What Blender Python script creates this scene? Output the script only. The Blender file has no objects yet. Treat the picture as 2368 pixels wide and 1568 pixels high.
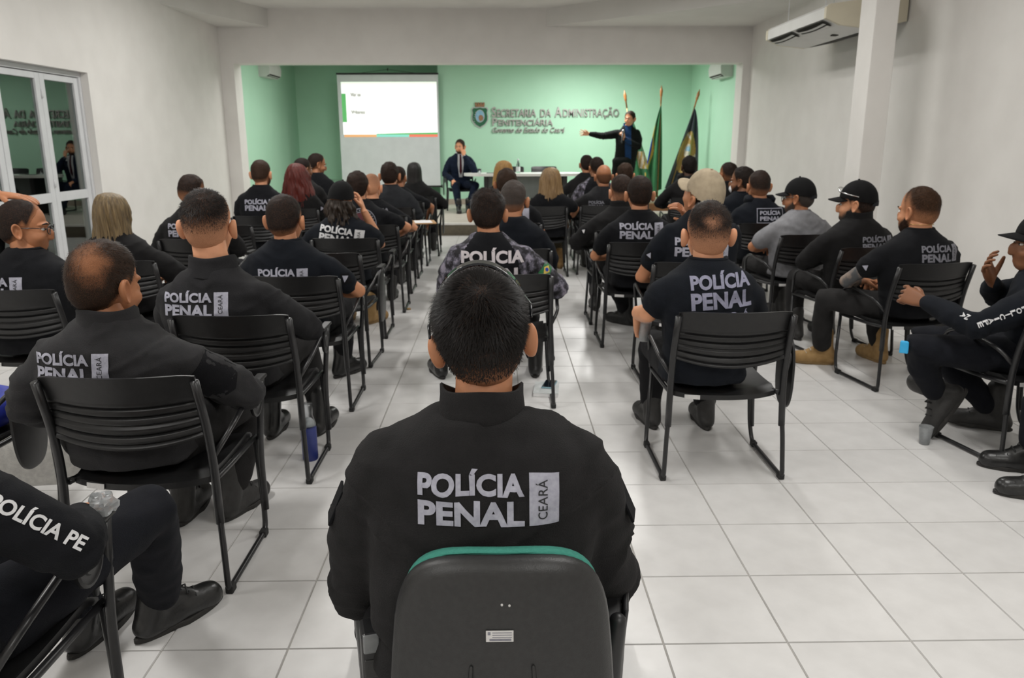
import bpy, bmesh, math, random
import numpy as np
from mathutils import Matrix, Vector
from mathutils.bvhtree import BVHTree

random.seed(7); rng = np.random.default_rng(7)
scene = bpy.context.scene
C = scene.collection
R = math.radians

# ------------------------------------------------------------------ camera
def cam_axes(pitch, yaw, roll):
    cp, sp, cy, sy, cr, sr = (math.cos(pitch), math.sin(pitch), math.cos(yaw), math.sin(yaw), math.cos(roll), math.sin(roll))
    f = Vector((sy*cp, cy*cp, -sp)); rt = Vector((cy, -sy, 0)); up = rt.cross(f)
    return rt*cr + up*sr, -rt*sr + up*cr, f
RT, UP, FW = cam_axes(R(14.2), R(0.9), R(-0.17))
CAM_H = 1.5; FPX = 1815.0
cd = bpy.data.cameras.new('camera'); cam = bpy.data.objects.new('camera', cd); C.objects.link(cam)
cam.matrix_world = Matrix(((RT.x, UP.x, -FW.x, 0), (RT.y, UP.y, -FW.y, 0), (RT.z, UP.z, -FW.z, CAM_H), (0, 0, 0, 1)))
cd.sensor_width = 36; cd.lens = FPX/2368*36; cd.clip_start = 0.05; cd.clip_end = 80
cd.dof.use_dof = True; cd.dof.focus_distance = 1.9; cd.dof.aperture_fstop = 6.5
scene.camera = cam

# ------------------------------------------------------------------ world, exposure
w = bpy.data.worlds.new('night'); scene.world = w; w.use_nodes = True
w.node_tree.nodes['Background'].inputs[0].default_value = (0.012, 0.016, 0.022, 1)
w.node_tree.nodes['Background'].inputs[1].default_value = 0.3
vs = scene.view_settings
vs.view_transform = 'Standard'; vs.look = 'None'; vs.gamma = 1; vs.exposure = 0.0; vs.use_curve_mapping = False

# room dimensions (metres)
XL, XR, YB, YF = -4.30, 3.95, -2.6, 12.9      # hall side walls, rear wall, opening wall
ZS, ZT = 3.20, 3.46                           # lowered soffit, raised tray
AXL, AXR, AYB, AYR, AZ = -4.42, 3.98, 16.9, 18.0, 3.1   # stage alcove

# luminaires: (x, y, z, length, watts)
HALL_LAMPS = [(x, y) for x in (-2.3, 1.5) for y in (-0.9, 2.6, 6.1, 9.3)]
STAGE_LAMPS = [(1.7, 14.9), (-2.4, 14.1)]
HALL_W, STAGE_W = 56.0, 105.0

# ------------------------------------------------------------------ mesh helpers
def unit(v):
    v = np.asarray(v, float); return v/max(np.linalg.norm(v), 1e-9)
class MB:
    def __init__(s): s.v = []; s.f = []; s.m = []
    def add(s, v, f, m=0):
        o = len(s.v); s.v += [tuple(map(float, p)) for p in v]; s.f += [tuple(i+o for i in q) for q in f]; s.m += [m]*len(f); return s
    def box(s, x0, x1, y0, y1, z0, z1, m=0):
        return s.add([(x0,y0,z0),(x1,y0,z0),(x1,y1,z0),(x0,y1,z0),(x0,y0,z1),(x1,y0,z1),(x1,y1,z1),(x0,y1,z1)],
                     [(0,3,2,1),(4,5,6,7),(0,1,5,4),(1,2,6,5),(2,3,7,6),(3,0,4,7)], m)
    def cbox(s, x0, x1, y0, y1, z0, z1, b=.004, m=0):
        b = min(b, abs(x1-x0)*.45, abs(y1-y0)*.45, abs(z1-z0)*.45)
        bm = bmesh.new(); bmesh.ops.create_cube(bm, size=1)
        for q in bm.verts: q.co = Vector(((x0+x1)/2+q.co.x*(x1-x0), (y0+y1)/2+q.co.y*(y1-y0), (z0+z1)/2+q.co.z*(z1-z0)))
        bmesh.ops.bevel(bm, geom=bm.edges[:], offset=b, segments=2, profile=.5, affect='EDGES')
        bm.verts.index_update(); s.add([q.co[:] for q in bm.verts], [[q.index for q in f.verts] for f in bm.faces], m); bm.free(); return s
    def tube(s, path, rad, seg=10, m=0, caps=True):
        P = np.array(path, float); n = len(P); rad = [rad]*n if np.isscalar(rad) else rad
        T = np.gradient(P, axis=0); T /= np.maximum(np.linalg.norm(T, axis=1, keepdims=True), 1e-9)
        ref = np.array([0,0,1.]) if abs(T[0][2]) < .9 else np.array([1.,0,0])
        u = unit(np.cross(T[0], ref)); vv = []
        for i in range(n):
            u = u - T[i]*np.dot(u, T[i]); u = unit(u); w_ = np.cross(T[i], u)
            for k in range(seg):
                a = 2*math.pi*k/seg; vv.append(P[i] + rad[i]*(math.cos(a)*u + math.sin(a)*w_))
        f = [(i*seg+k, i*seg+(k+1)%seg, (i+1)*seg+(k+1)%seg, (i+1)*seg+k) for i in range(n-1) for k in range(seg)]
        if caps: f += [tuple(range(seg))[::-1], tuple((n-1)*seg+k for k in range(seg))]
        return s.add(vv, f, m)
    def capsule(s, path, rad, seg=14, m=0):
        P = [np.array(p, float) for p in path]; r = list(rad); Q = []; q = []
        d = unit(P[0]-P[1])
        for a in (80, 55, 28): Q.append(P[0]+d*r[0]*math.sin(R(a))); q.append(r[0]*math.cos(R(a)))
        Q += P; q += r; d = unit(P[-1]-P[-2])
        for a in (28, 55, 80): Q.append(P[-1]+d*r[-1]*math.sin(R(a))); q.append(r[-1]*math.cos(R(a)))
        return s.tube(Q, q, seg, m)
    def loft(s, rings, m=0, close=True, caps=True):
        k = len(rings[0]); o = [p for r_ in rings for p in r_]; n = len(rings)
        f = []
        for i in range(n-1):
            for j in range(k if close else k-1):
                a, b = i*k+j, i*k+(j+1)%k; f.append((a, b, b+k, a+k))
        if caps: f += [tuple(range(k))[::-1], tuple((n-1)*k+j for j in range(k))]
        return s.add(o, f, m)
    def lathe(s, prof, cx=0, cy=0, cz=0, seg=20, m=0):
        return s.loft([[(cx+r_*math.cos(2*math.pi*k/seg), cy+r_*math.sin(2*math.pi*k/seg), cz+z) for k in range(seg)] for r_, z in prof], m)
    def prism(s, poly, y0, y1, m=0):            # polygon in xz, extruded along y
        n = len(poly); v = [(x, y0, z) for x, z in poly] + [(x, y1, z) for x, z in poly]
        return s.add(v, [tuple(range(n)), tuple(range(2*n-1, n-1, -1))] + [(i, i+n, (i+1)%n+n, (i+1)%n) for i in range(n)], m)
    def zprism(s, poly, z0, z1, m=0):           # polygon in xy, extruded along z
        n = len(poly); v = [(x, y, z0) for x, y in poly] + [(x, y, z1) for x, y in poly]
        return s.add(v, [tuple(range(n-1, -1, -1)), tuple(range(n, 2*n))] + [(i, (i+1)%n, (i+1)%n+n, i+n) for i in range(n)], m)
    def ellipsoid(s, c, r_, nu=16, nv=10, m=0):
        rings = []
        for j in range(nv+1):
            t = math.pi*(j+.02)/(nv+.04) - math.pi/2
            rings.append([(c[0]+r_[0]*math.cos(t)*math.cos(2*math.pi*k/nu), c[1]+r_[1]*math.cos(t)*math.sin(2*math.pi*k/nu), c[2]+r_[2]*math.sin(t)) for k in range(nu)])
        return s.loft(rings, m)
    def mesh(s, name):
        me = bpy.data.meshes.new(name); me.from_pydata(s.v, [], s.f)
        if any(s.m): me.polygons.foreach_set('material_index', s.m)
        me.update(); return me
    def build(s, name, mats, parent=None, smooth=False, auto=None):
        return link(name, s.mesh(name), mats, parent, smooth, auto)
def link(name, me, mats, parent=None, smooth=False, auto=None):
    if not isinstance(mats, (list, tuple)): mats = [mats]
    if not me.materials:
        for q in mats: me.materials.append(q)
    if smooth or auto:
        me.polygons.foreach_set('use_smooth', [True]*len(me.polygons))
        if auto:
            try: me.set_sharp_from_angle(angle=R(auto))
            except Exception: pass
    o = bpy.data.objects.new(name, me); C.objects.link(o)
    if parent: o.parent = parent
    return o
def npmesh(name, v, f):
    me = bpy.data.meshes.new(name); me.from_pydata(np.asarray(v).tolist(), [], f if isinstance(f, list) else f.tolist()); me.update(); return me
def empty(name, loc=(0,0,0), rz=0, parent=None):
    o = bpy.data.objects.new(name, None); C.objects.link(o); o.location = loc; o.rotation_euler = (0,0,rz); o.empty_display_size = .1
    if parent: o.parent = parent
    return o
def tag(o, label=None, cat=None, group=None, kind=None):
    if label: o['label'] = label
    if cat: o['category'] = cat
    if group: o['group'] = group
    if kind: o['kind'] = kind
    return o
def copy_tree(o, parent=None):
    c = o.copy(); C.objects.link(c); c.parent = parent
    for ch in o.children: copy_tree(ch, c)
    return c
def bez(pts, n=8, rad=.03):
    """polyline with rounded corners"""
    P = [np.array(p, float) for p in pts]; out = [P[0]]
    for i in range(1, len(P)-1):
        a, b, c = P[i-1], P[i], P[i+1]; r1 = min(rad, .45*np.linalg.norm(a-b)); r2 = min(rad, .45*np.linalg.norm(c-b))
        p, q = b+unit(a-b)*r1, b+unit(c-b)*r2
        for t in np.linspace(0, 1, n): out.append((1-t)**2*p + 2*t*(1-t)*b + t*t*q)
    out.append(P[-1]); return out
# numpy value noise
def _h(ix, iy, iz):
    s = np.sin(ix*127.1 + iy*311.7 + iz*74.7)*43758.5453; return s - np.floor(s)
def vnoise(p):
    p = np.asarray(p, float); i = np.floor(p); f = p-i; f = f*f*(3-2*f); x, y, z = i[:,0], i[:,1], i[:,2]; r_ = 0
    for a in (0,1):
        for b in (0,1):
            for c in (0,1):
                r_ = r_ + _h(x+a, y+b, z+c)*(f[:,0] if a else 1-f[:,0])*(f[:,1] if b else 1-f[:,1])*(f[:,2] if c else 1-f[:,2])
    return r_*2-1

# ------------------------------------------------------------------ materials
def mat(name, col, rough=.6, col2=None, nscale=30, bump=0, bscale=60, metal=0, spec=.5, emit=None, estr=0, sheen=0, trans=0, coat=0, stretch=None, nlo=.35, nhi=.65, sss=0, ior=None, rand=0):
    m = bpy.data.materials.new(name); m.use_nodes = True; nt = m.node_tree; N = nt.nodes; L = nt.links; b = N['Principled BSDF']
    b.inputs['Base Color'].default_value = (*col, 1); b.inputs['Roughness'].default_value = rough; b.inputs['Metallic'].default_value = metal
    b.inputs['Specular IOR Level'].default_value = spec
    if ior: b.inputs['IOR'].default_value = ior
    if sheen: b.inputs['Sheen Weight'].default_value = sheen; b.inputs['Sheen Roughness'].default_value = .6
    if trans: b.inputs['Transmission Weight'].default_value = trans
    if coat: b.inputs['Coat Weight'].default_value = coat
    if sss: b.inputs['Subsurface Weight'].default_value = sss; b.inputs['Subsurface Radius'].default_value = (.012,.005,.003); b.inputs['Subsurface Scale'].default_value = 1
    if emit: b.inputs['Emission Color'].default_value = (*emit, 1); b.inputs['Emission Strength'].default_value = estr
    tc = N.new('ShaderNodeTexCoord'); src = tc.outputs['Object']
    if stretch:
        mp = N.new('ShaderNodeMapping'); mp.inputs['Scale'].default_value = stretch; L.new(src, mp.inputs[0]); src = mp.outputs[0]
    if col2:
        n = N.new('ShaderNodeTexNoise'); n.inputs['Scale'].default_value = nscale; n.inputs['Detail'].default_value = 5; L.new(src, n.inputs['Vector'])
        cr = N.new('ShaderNodeValToRGB'); cr.color_ramp.elements[0].color = (*col, 1); cr.color_ramp.elements[1].color = (*col2, 1)
        cr.color_ramp.elements[0].position = nlo; cr.color_ramp.elements[1].position = nhi
        L.new(n.outputs[0], cr.inputs[0]); out = cr.outputs[0]
        if rand:
            oi = N.new('ShaderNodeObjectInfo'); mr = N.new('ShaderNodeMapRange'); mr.inputs['To Min'].default_value = 1-rand; mr.inputs['To Max'].default_value = 1+rand*.4
            L.new(oi.outputs['Random'], mr.inputs[0]); mx = N.new('ShaderNodeVectorMath'); mx.operation = 'SCALE'; L.new(out, mx.inputs[0]); L.new(mr.outputs[0], mx.inputs['Scale']); out = mx.outputs[0]
        L.new(out, b.inputs['Base Color'])
    if bump:
        n2 = N.new('ShaderNodeTexNoise'); n2.inputs['Scale'].default_value = bscale; n2.inputs['Detail'].default_value = 4; L.new(src, n2.inputs['Vector'])
        bp = N.new('ShaderNodeBump'); bp.inputs['Strength'].default_value = bump; bp.inputs['Distance'].default_value = .01; L.new(n2.outputs[0], bp.inputs['Height']); L.new(bp.outputs[0], b.inputs['Normal'])
    return m
M = {}
M['wall'] = mat('white_wall_paint', (.70,.68,.65), .75, (.74,.72,.69), 3, .08, 140)
M['ceil'] = mat('ceiling_paint', (.66,.65,.62), .8, (.70,.69,.66), 2, .05, 120)
M['green'] = mat('mint_green_paint', (.44,.72,.535), .6, (.46,.74,.555), 2, .06, 140)
M['tile'] = mat('white_floor_tile', (.595,.585,.575), .33, (.645,.635,.625), 9, .02, 40, spec=.45, rand=.05)
M['grout'] = mat('grey_grout', (.30,.29,.27), .9, (.38,.365,.34), 12)
M['stage_top'] = mat('beige_stage_floor', (.50,.46,.41), .5, (.44,.40,.35), 8)
M['stage_face'] = mat('brown_stage_riser', (.125,.105,.072), .7, (.10,.085,.06), 20)
M['nosing'] = mat('white_stone_nosing', (.72,.70,.66), .4, (.66,.64,.6), 15)
M['base'] = mat('beige_baseboard', (.42,.35,.29), .5, (.36,.30,.25), 15)
M['alu'] = mat('white_aluminium', (.60,.61,.62), .45, (.56,.57,.58), 6, spec=.5)
M['glass'] = mat('window_glass', (.8,.88,.84), .0, trans=1, ior=1.5)
M['dark_out'] = mat('night_ground', (.012,.013,.014), .9, (.02,.021,.022), 2)
M['black_pl'] = mat('black_chair_plastic', (.009,.009,.0095), .40, (.0125,.0125,.013), 40, .05, 300, spec=.4)
M['tube'] = mat('black_painted_tube', (.010,.010,.011), .35, (.014,.014,.015), 30, spec=.5)
M['rubber'] = mat('black_rubber', (.012,.012,.012), .8, (.018,.018,.018), 50)
M['chrome'] = mat('chrome', (.6,.6,.6), .18, metal=1)
M['sticker'] = mat('white_sticker', (.62,.61,.6), .5, (.55,.54,.53), 60)
M['ac'] = mat('cream_ac_plastic', (.64,.59,.46), .45, (.60,.55,.43), 4)
M['acw'] = mat('white_ac_plastic', (.66,.66,.64), .4, (.62,.62,.6), 5)
M['acdark'] = mat('dark_vent', (.02,.018,.012), .8, (.03,.027,.02), 20)
M['lamp'] = mat('lamp_diffuser', (.9,.9,.88), .5, emit=(1,.96,.9), estr=2.5)
M['lampbody'] = mat('lamp_housing', (.7,.7,.7), .5, (.66,.66,.66), 10)
M['screen'] = mat('projection_fabric', (.62,.65,.66), .8, (.66,.69,.70), 5)
M['pblack'] = mat('black_border', (.012,.012,.012), .6, (.016,.016,.016), 20)
def emis(name, col, s): return mat(name, tuple(.5*c for c in col), .8, emit=col, estr=s)
M['sl_white'] = emis('slide_white', (1,1,.985), 1.0)
M['sl_green'] = emis('slide_green', (.14,.55,.17), .62)
M['sl_orange'] = emis('slide_orange', (.95,.50,.22), .62)
M['sl_teal'] = emis('slide_teal', (.28,.75,.62), .7)
M['sl_red'] = emis('slide_red', (.95,.22,.14), .66)
M['sl_pale'] = emis('slide_pale_green', (.86,1,.80), .95)
M['sl_ink'] = emis('slide_ink', (.55,.56,.50), .6)
M['letter'] = mat('brushed_steel_letters', (.42,.40,.39), .32, (.50,.48,.46), 40, metal=.85)
M['crest_g'] = mat('crest_green', (.01,.10,.045), .45, (.014,.13,.06), 60)
M['crest_w'] = mat('crest_silver', (.45,.47,.45), .4, (.5,.52,.5), 60)
M['crest_b'] = mat('crest_blue', (.18,.38,.55), .5, (.30,.50,.62), 40)
M['crest_br'] = mat('crest_brown', (.25,.11,.05), .6, (.34,.20,.11), 50)
M['wood'] = mat('varnished_wood', (.30,.115,.03), .35, (.40,.17,.05), 14, stretch=(1,1,.15))
M['wood_d'] = mat('brown_wood_box', (.16,.065,.022), .5, (.22,.09,.03), 9, stretch=(.3,1,1))
M['brass'] = mat('dull_brass_pole', (.30,.21,.08), .4, (.25,.17,.06), 20, metal=.4)
M['fl_green'] = mat('green_flag_satin', (.006,.13,.035), .55, (.008,.16,.045), 8, sheen=.2)
M['fl_yellow'] = mat('yellow_flag_satin', (.62,.44,.08), .55, (.66,.48,.10), 8)
M['fl_blue'] = mat('blue_flag_satin', (.01,.035,.32), .55, (.012,.05,.40), 8)
M['fl_navy'] = mat('navy_flag_satin', (.008,.016,.026), .6, (.012,.022,.034), 8, sheen=.2)
M['fl_gold'] = mat('gold_flag_print', (.36,.24,.06), .6, (.42,.29,.09), 20)
M['fl_white'] = mat('white_flag_print', (.62,.60,.52), .6, (.5,.45,.32), 30)
M['table_w'] = mat('white_laminate', (.72,.72,.70), .35, (.68,.68,.66), 6)
M['grey_pan'] = mat('grey_modesty_panel', (.13,.15,.145), .6, (.15,.17,.165), 8)
M['paper'] = mat('white_paper', (.72,.72,.72), .7, (.68,.68,.68), 20)
M['ply'] = mat('plywood_edge', (.45,.27,.12), .6, (.38,.22,.1), 30)
M['clear'] = mat('clear_plastic', (.93,.95,.97), .12, trans=1, ior=1.3, spec=.4)
M['clear_cloudy'] = mat('cloudy_plastic_wrap', (.75,.77,.78), .28, (.6,.62,.63), 60, trans=.75, ior=1.3)
M['bottle_blue'] = mat('blue_bottle_plastic', (.022,.035,.17), .4, (.028,.042,.20), 12)
M['label_w'] = mat('white_bottle_label', (.6,.62,.62), .5, (.5,.53,.52), 30)
M['blue_bag'] = mat('blue_bag_fabric', (.006,.016,.22), .6, (.008,.02,.27), 10)
M['white_bag'] = mat('white_woven_bag', (.56,.55,.52), .8, (.46,.45,.43), 60, .2, 200)
M['teal'] = mat('teal_upholstery', (.03,.20,.155), .85, (.04,.24,.18), 160, .25, 300)
M['off_pl'] = mat('grainy_black_shell', (.014,.014,.014), .42, (.019,.019,.019), 90, .12, 420, spec=.5)
M['phone'] = mat('phone_screen', (.008,.012,.018), .06, spec=.6)
M['phone_b'] = mat('phone_blue_case', (.22,.40,.48), .3, (.25,.44,.52), 20)
M['eye_w'] = mat('eye_white', (.62,.58,.54), .3)
M['eye_d'] = mat('dark_iris', (.012,.008,.006), .2)
M['lips'] = mat('lips', (.30,.09,.065), .5, (.26,.08,.055), 60)
M['print'] = mat('grey_screen_print', (.30,.30,.36), .7, (.36,.36,.42), 120)
M['print_dim'] = mat('dim_grey_print', (.17,.17,.20), .75, (.22,.22,.25), 120)
M['print_white'] = mat('white_stencil_print', (.55,.55,.56), .7, (.60,.60,.61), 120)
M['print_lil'] = mat('lilac_grey_print', (.20,.20,.28), .7, (.25,.25,.33), 120)
M['print_camo'] = mat('pale_letter_print', (.48,.44,.46), .7, (.53,.49,.51), 100)
M['ink'] = mat('black_ink', (.012,.012,.014), .8, (.016,.016,.018), 80)
M['maroon'] = mat('maroon_print', (.10,.010,.018), .8, (.05,.008,.012), 90)
M['boot'] = mat('black_leather', (.010,.010,.010), .30, (.016,.016,.016), 30, .1, 90, spec=.5)
M['boot_mat'] = mat('dull_black_boot', (.018,.017,.016), .55, (.026,.025,.024), 40, .15, 120)
M['boot_tan'] = mat('tan_suede', (.27,.16,.058), .85, (.34,.21,.085), 30, .2, 150)
M['sole'] = mat('boot_sole_rubber', (.016,.015,.014), .75, (.024,.022,.02), 50)
M['sole_tan'] = mat('tan_sole_rubber', (.20,.125,.05), .8, (.24,.15,.06), 50)
M['lace'] = mat('black_lace', (.008,.008,.008), .8, (.012,.012,.012), 90)
M['lace_w'] = mat('pale_lace', (.40,.36,.30), .8, (.46,.42,.36), 90)
M['holster'] = mat('black_polymer', (.010,.010,.011), .42, (.014,.014,.015), 60, spec=.5)
M['gold'] = mat('thin_gold_chain', (.6,.4,.15), .3, metal=1)
M['glasses'] = mat('black_glasses_frame', (.008,.009,.012), .2, spec=.6)
M['shade'] = mat('dark_lens', (.006,.008,.010), .05, spec=.7)
M['tattoo'] = mat('tattooed_skin', (.20,.15,.12), .6, (.05,.052,.055), 16, nlo=.42, nhi=.58)
M['cyan'] = mat('cyan_tag', (.03,.38,.72), .6, (.04,.42,.78), 20)
M['mic'] = mat('mic_mesh', (.35,.35,.36), .35, (.25,.25,.26), 200, metal=.7)
def cloth(n, c, sheen=.12, b=.35): return mat(n, tuple(x*.74 for x in c), .9, tuple(x*.92 for x in c), 22, b, 380, sheen=sheen*.12, spec=.15)
M['tee'] = cloth('black_cotton', (.0080,.0085,.0105)); M['tee_n'] = cloth('blue_black_cotton', (.0075,.0095,.014))
M['sweat'] = cloth('charcoal_fleece', (.026,.0255,.027), .3); M['sweat_b'] = cloth('black_fleece', (.0115,.011,.0115), .2)
M['sweat_d'] = cloth('dark_grey_fleece', (.018,.0178,.0195), .25)
M['softshell'] = cloth('black_softshell', (.0175,.0168,.0172), .15); M['grey_tee'] = cloth('grey_marl_cotton', (.25,.25,.265), .2)
M['denim'] = cloth('black_trouser_twill', (.012,.012,.0135)); M['trouser_g'] = cloth('faded_black_twill', (.024,.023,.023)); M['trouser_n'] = cloth('navy_black_twill', (.009,.010,.014))
M['khaki'] = cloth('khaki_cotton', (.095,.078,.048)); M['suit'] = cloth('navy_suiting', (.008,.014,.032)); M['suit_k'] = cloth('black_suiting', (.0065,.008,.0075))
M['patch'] = cloth('black_patch_velcro', (.0055,.0056,.007)); M['shirt_w'] = cloth('white_shirting', (.55,.56,.58)); M['shirt_b'] = cloth('blue_shirting', (.012,.045,.13)); M['tie'] = cloth('burgundy_tie', (.055,.006,.012))
M['cap_k'] = cloth('black_cap_cotton', (.007,.007,.0075)); M['cap_b'] = cloth('beige_cap_cotton', (.50,.41,.29)); M['vest'] = cloth('grey_mesh_vest', (.028,.030,.034))
def camo():
    m = bpy.data.materials.new('grey_digital_camo'); m.use_nodes = True; nt = m.node_tree; N = nt.nodes; L = nt.links; b = N['Principled BSDF']; b.inputs['Roughness'].default_value = .9
    tc = N.new('ShaderNodeTexCoord'); mp = N.new('ShaderNodeVectorMath'); mp.operation = 'SNAP'; mp.inputs[1].default_value = (.006,.006,.006); L.new(tc.outputs['Object'], mp.inputs[0])
    n = N.new('ShaderNodeTexNoise'); n.inputs['Scale'].default_value = 24; n.inputs['Detail'].default_value = 3; L.new(mp.outputs[0], n.inputs['Vector'])
    cr = N.new('ShaderNodeValToRGB'); cr.color_ramp.interpolation = 'CONSTANT'; e = cr.color_ramp.elements; e[0].color = (.012,.011,.014,1); e[1].position = .44; e[1].color = (.045,.042,.055,1)
    q = e.new(.51); q.color = (.11,.105,.135,1); q = e.new(.58); q.color = (.22,.20,.25,1); L.new(n.outputs[0], cr.inputs[0]); L.new(cr.outputs[0], b.inputs['Base Color']); return m
M['camo'] = camo()
SKIN = {'light': (.66,.315,.175), 'mid': (.54,.242,.125), 'tan': (.40,.168,.080), 'brown': (.225,.095,.046), 'dark': (.070,.030,.016)}
SK = {k: mat('skin_'+k, v, .52, tuple(x*.88 for x in v), 18, .06, 260, spec=.35, sss=.12) for k, v in SKIN.items()}
HAIRC = {'black': (.0085,.0070,.0065), 'brown': (.020,.0125,.0085), 'grey': (.045,.041,.038), 'warm': (.028,.014,.007)}
_hm = {}
def hairmat(hc, skin):
    """short hair: strands thin out to the skin below where the cut fades"""
    k = (hc, skin)
    if k in _hm: return _hm[k]
    m = bpy.data.materials.new('short_hair_%s_%s' % k); m.use_nodes = True; nt = m.node_tree; N = nt.nodes; L = nt.links; b = N['Principled BSDF']
    b.inputs['Roughness'].default_value = .62; b.inputs['Specular IOR Level'].default_value = .12
    at = N.new('ShaderNodeAttribute'); at.attribute_name = 'hairmask'
    tc = N.new('ShaderNodeTexCoord'); n = N.new('ShaderNodeTexNoise'); n.inputs['Scale'].default_value = 420; n.inputs['Detail'].default_value = 3; L.new(tc.outputs['Object'], n.inputs['Vector'])
    ad = N.new('ShaderNodeMath'); ad.operation = 'MULTIPLY_ADD'; ad.inputs[1].default_value = .7; ad.inputs[2].default_value = -.35; L.new(n.outputs[0], ad.inputs[0])
    a2 = N.new('ShaderNodeMath'); a2.operation = 'ADD'; a2.use_clamp = True; L.new(ad.outputs[0], a2.inputs[0]); L.new(at.outputs['Fac'], a2.inputs[1])
    mx = N.new('ShaderNodeMixRGB'); L.new(a2.outputs[0], mx.inputs[0]); mx.inputs[1].default_value = (*SKIN[skin], 1); mx.inputs[2].default_value = (*HAIRC[hc], 1); L.new(mx.outputs[0], b.inputs['Base Color'])
    bp = N.new('ShaderNodeBump'); bp.inputs['Strength'].default_value = .5; bp.inputs['Distance'].default_value = .004; L.new(n.outputs[0], bp.inputs['Height']); L.new(bp.outputs[0], b.inputs['Normal'])
    _hm[k] = m; return m
def longmat(n, a, b_): return mat('long_hair_'+n, a, .42, b_, 10, .35, 60, stretch=(9,9,.7), spec=.4, nlo=.3, nhi=.7)
M['h_red'] = longmat('red', (.060,.006,.004), (.12,.014,.007)); M['h_black'] = longmat('black', (.007,.006,.006), (.012,.010,.009))
M['h_blond'] = longmat('blond', (.30,.19,.085), (.17,.10,.045)); M['h_high'] = longmat('streaked', (.25,.175,.085), (.06,.04,.02)); M['h_brown'] = longmat('brown', (.020,.012,.008), (.032,.02,.012))
M['h_gold'] = longmat('golden', (.36,.20,.055), (.25,.13,.035))
M['strand'] = {k: mat('strand_'+k, tuple(x*.9 for x in v), .5, tuple(x*1.6 for x in v), 40, spec=.16) for k, v in HAIRC.items()}
# ------------------------------------------------------------------ room shell
def struct(name, mb, mats, label, parent=None, smooth=False):
    o = mb.build(name, mats, parent, smooth)
    if not parent: tag(o, label, kind='structure')
    return o
TS, TX0, TY0 = .3826, .4957, 2.0977
fl = struct('floor', MB().box(XL-.2, XR+.2, YB-.2, YF, -.10, -.005), M['grout'], 'white square tiled hall floor with grey joints')
tb = MB(); h = TS/2-.0022
tb.add([(-h,-h,-.006),(h,-h,-.006),(h,h,-.006),(-h,h,-.006),(-h+.0015,-h+.0015,0),(h-.0015,-h+.0015,0),(h-.0015,h-.0015,0),(-h+.0015,h-.0015,0)],
       [(4,5,6,7),(0,1,5,4),(1,2,6,5),(2,3,7,6),(3,0,4,7)])
tme = tb.mesh('tile'); tme.materials.append(M['tile'])
cand = []; rest = MB()
for i in range(int((XL-TX0)/TS)-1, int((XR-TX0)/TS)+2):
    for j in range(int((YB-TY0)/TS)-1, int((YF-TY0)/TS)+1):
        x, y = TX0+(i+.5)*TS, TY0+(j+.5)*TS
        if x < XL-.19 or x > XR+.19 or y+TS/2 > YF+.1: continue
        d = Vector((x, y, -CAM_H)); z = d.dot(FW); vis = z > .3
        if vis:
            u, v_ = FPX*d.dot(RT)/z, -FPX*d.dot(UP)/z; vis = abs(u) < 1184+120 and abs(v_) < 784+150
        cand.append((d.length if vis else 1e3+d.length, x, y))
cand.sort()
for k, (d, x, y) in enumerate(cand):
    if k < 300 and d < 1e3:
        o = bpy.data.objects.new('tile', tme); C.objects.link(o); o.parent = fl; o.location = (x, y, 0)
    else: rest.add([(p[0]+x, p[1]+y, p[2]) for p in tb.v], tb.f)
tag(rest.build('tile_field', M['tile'], fl), kind='stuff')

# left wall with the door opening
D0, D1, DH = 5.72, 8.72, 2.20
wl = MB(); wl.box(XL-.25, XL, YB-.2, D0, 0, 3.7); wl.box(XL-.25, XL, D1, YF+.35, 0, 3.7); wl.box(XL-.25, XL, D0, D1, DH, 3.7)
struct('wall_left', wl, M['wall'], 'plain white wall with glazed door on the left')
struct('wall_right', MB().box(XR, XR+.25, YB-.2, YF+.35, 0, 3.7), M['wall'], 'plain white wall on the right behind the pillar')
struct('wall_rear', MB().box(XL-.2, XR+.2, YB-.2, YB, 0, 3.7), M['wall'], 'plain white wall behind the photographer')
wf = MB(); OX0, OX1, OZ = -4.10, 3.83, 2.67
wf.box(XL-.02, OX0, YF, YF+.35, 0, 3.7); wf.box(OX1, XR+.02, YF, YF+.35, 0, 3.7); wf.box(OX0, OX1, YF, YF+.35, OZ, 3.7)
struct('wall_front', wf, M['wall'], 'white wall with wide opening onto the green stage alcove')
struct('wall_pillar', MB().cbox(3.30, 3.51, 7.30, 7.60, 0, 3.6, .006), M['wall'], 'square white pillar standing in front of the right wall')
ce = MB(); ce.box(XL-.2, XR+.2, YB-.2, YF+.3, ZT, ZT+.2); struct('ceiling', ce, M['ceil'], 'raised flat white ceiling of the hall')
so = MB(); so.zprism([(.74, YF), (XR, 9.97), (XR, YF)], ZS, ZT+.01)
struct('trim_1', so, M['ceil'], 'lowered triangular ceiling soffit at the right of the opening')
so = MB(); so.zprism([(-3.52, YF), (XL, YF), (XL, 10.8)], ZS, ZT+.01)
struct('trim_2', so, M['ceil'], 'small lowered ceiling soffit at the left of the opening')
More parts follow.
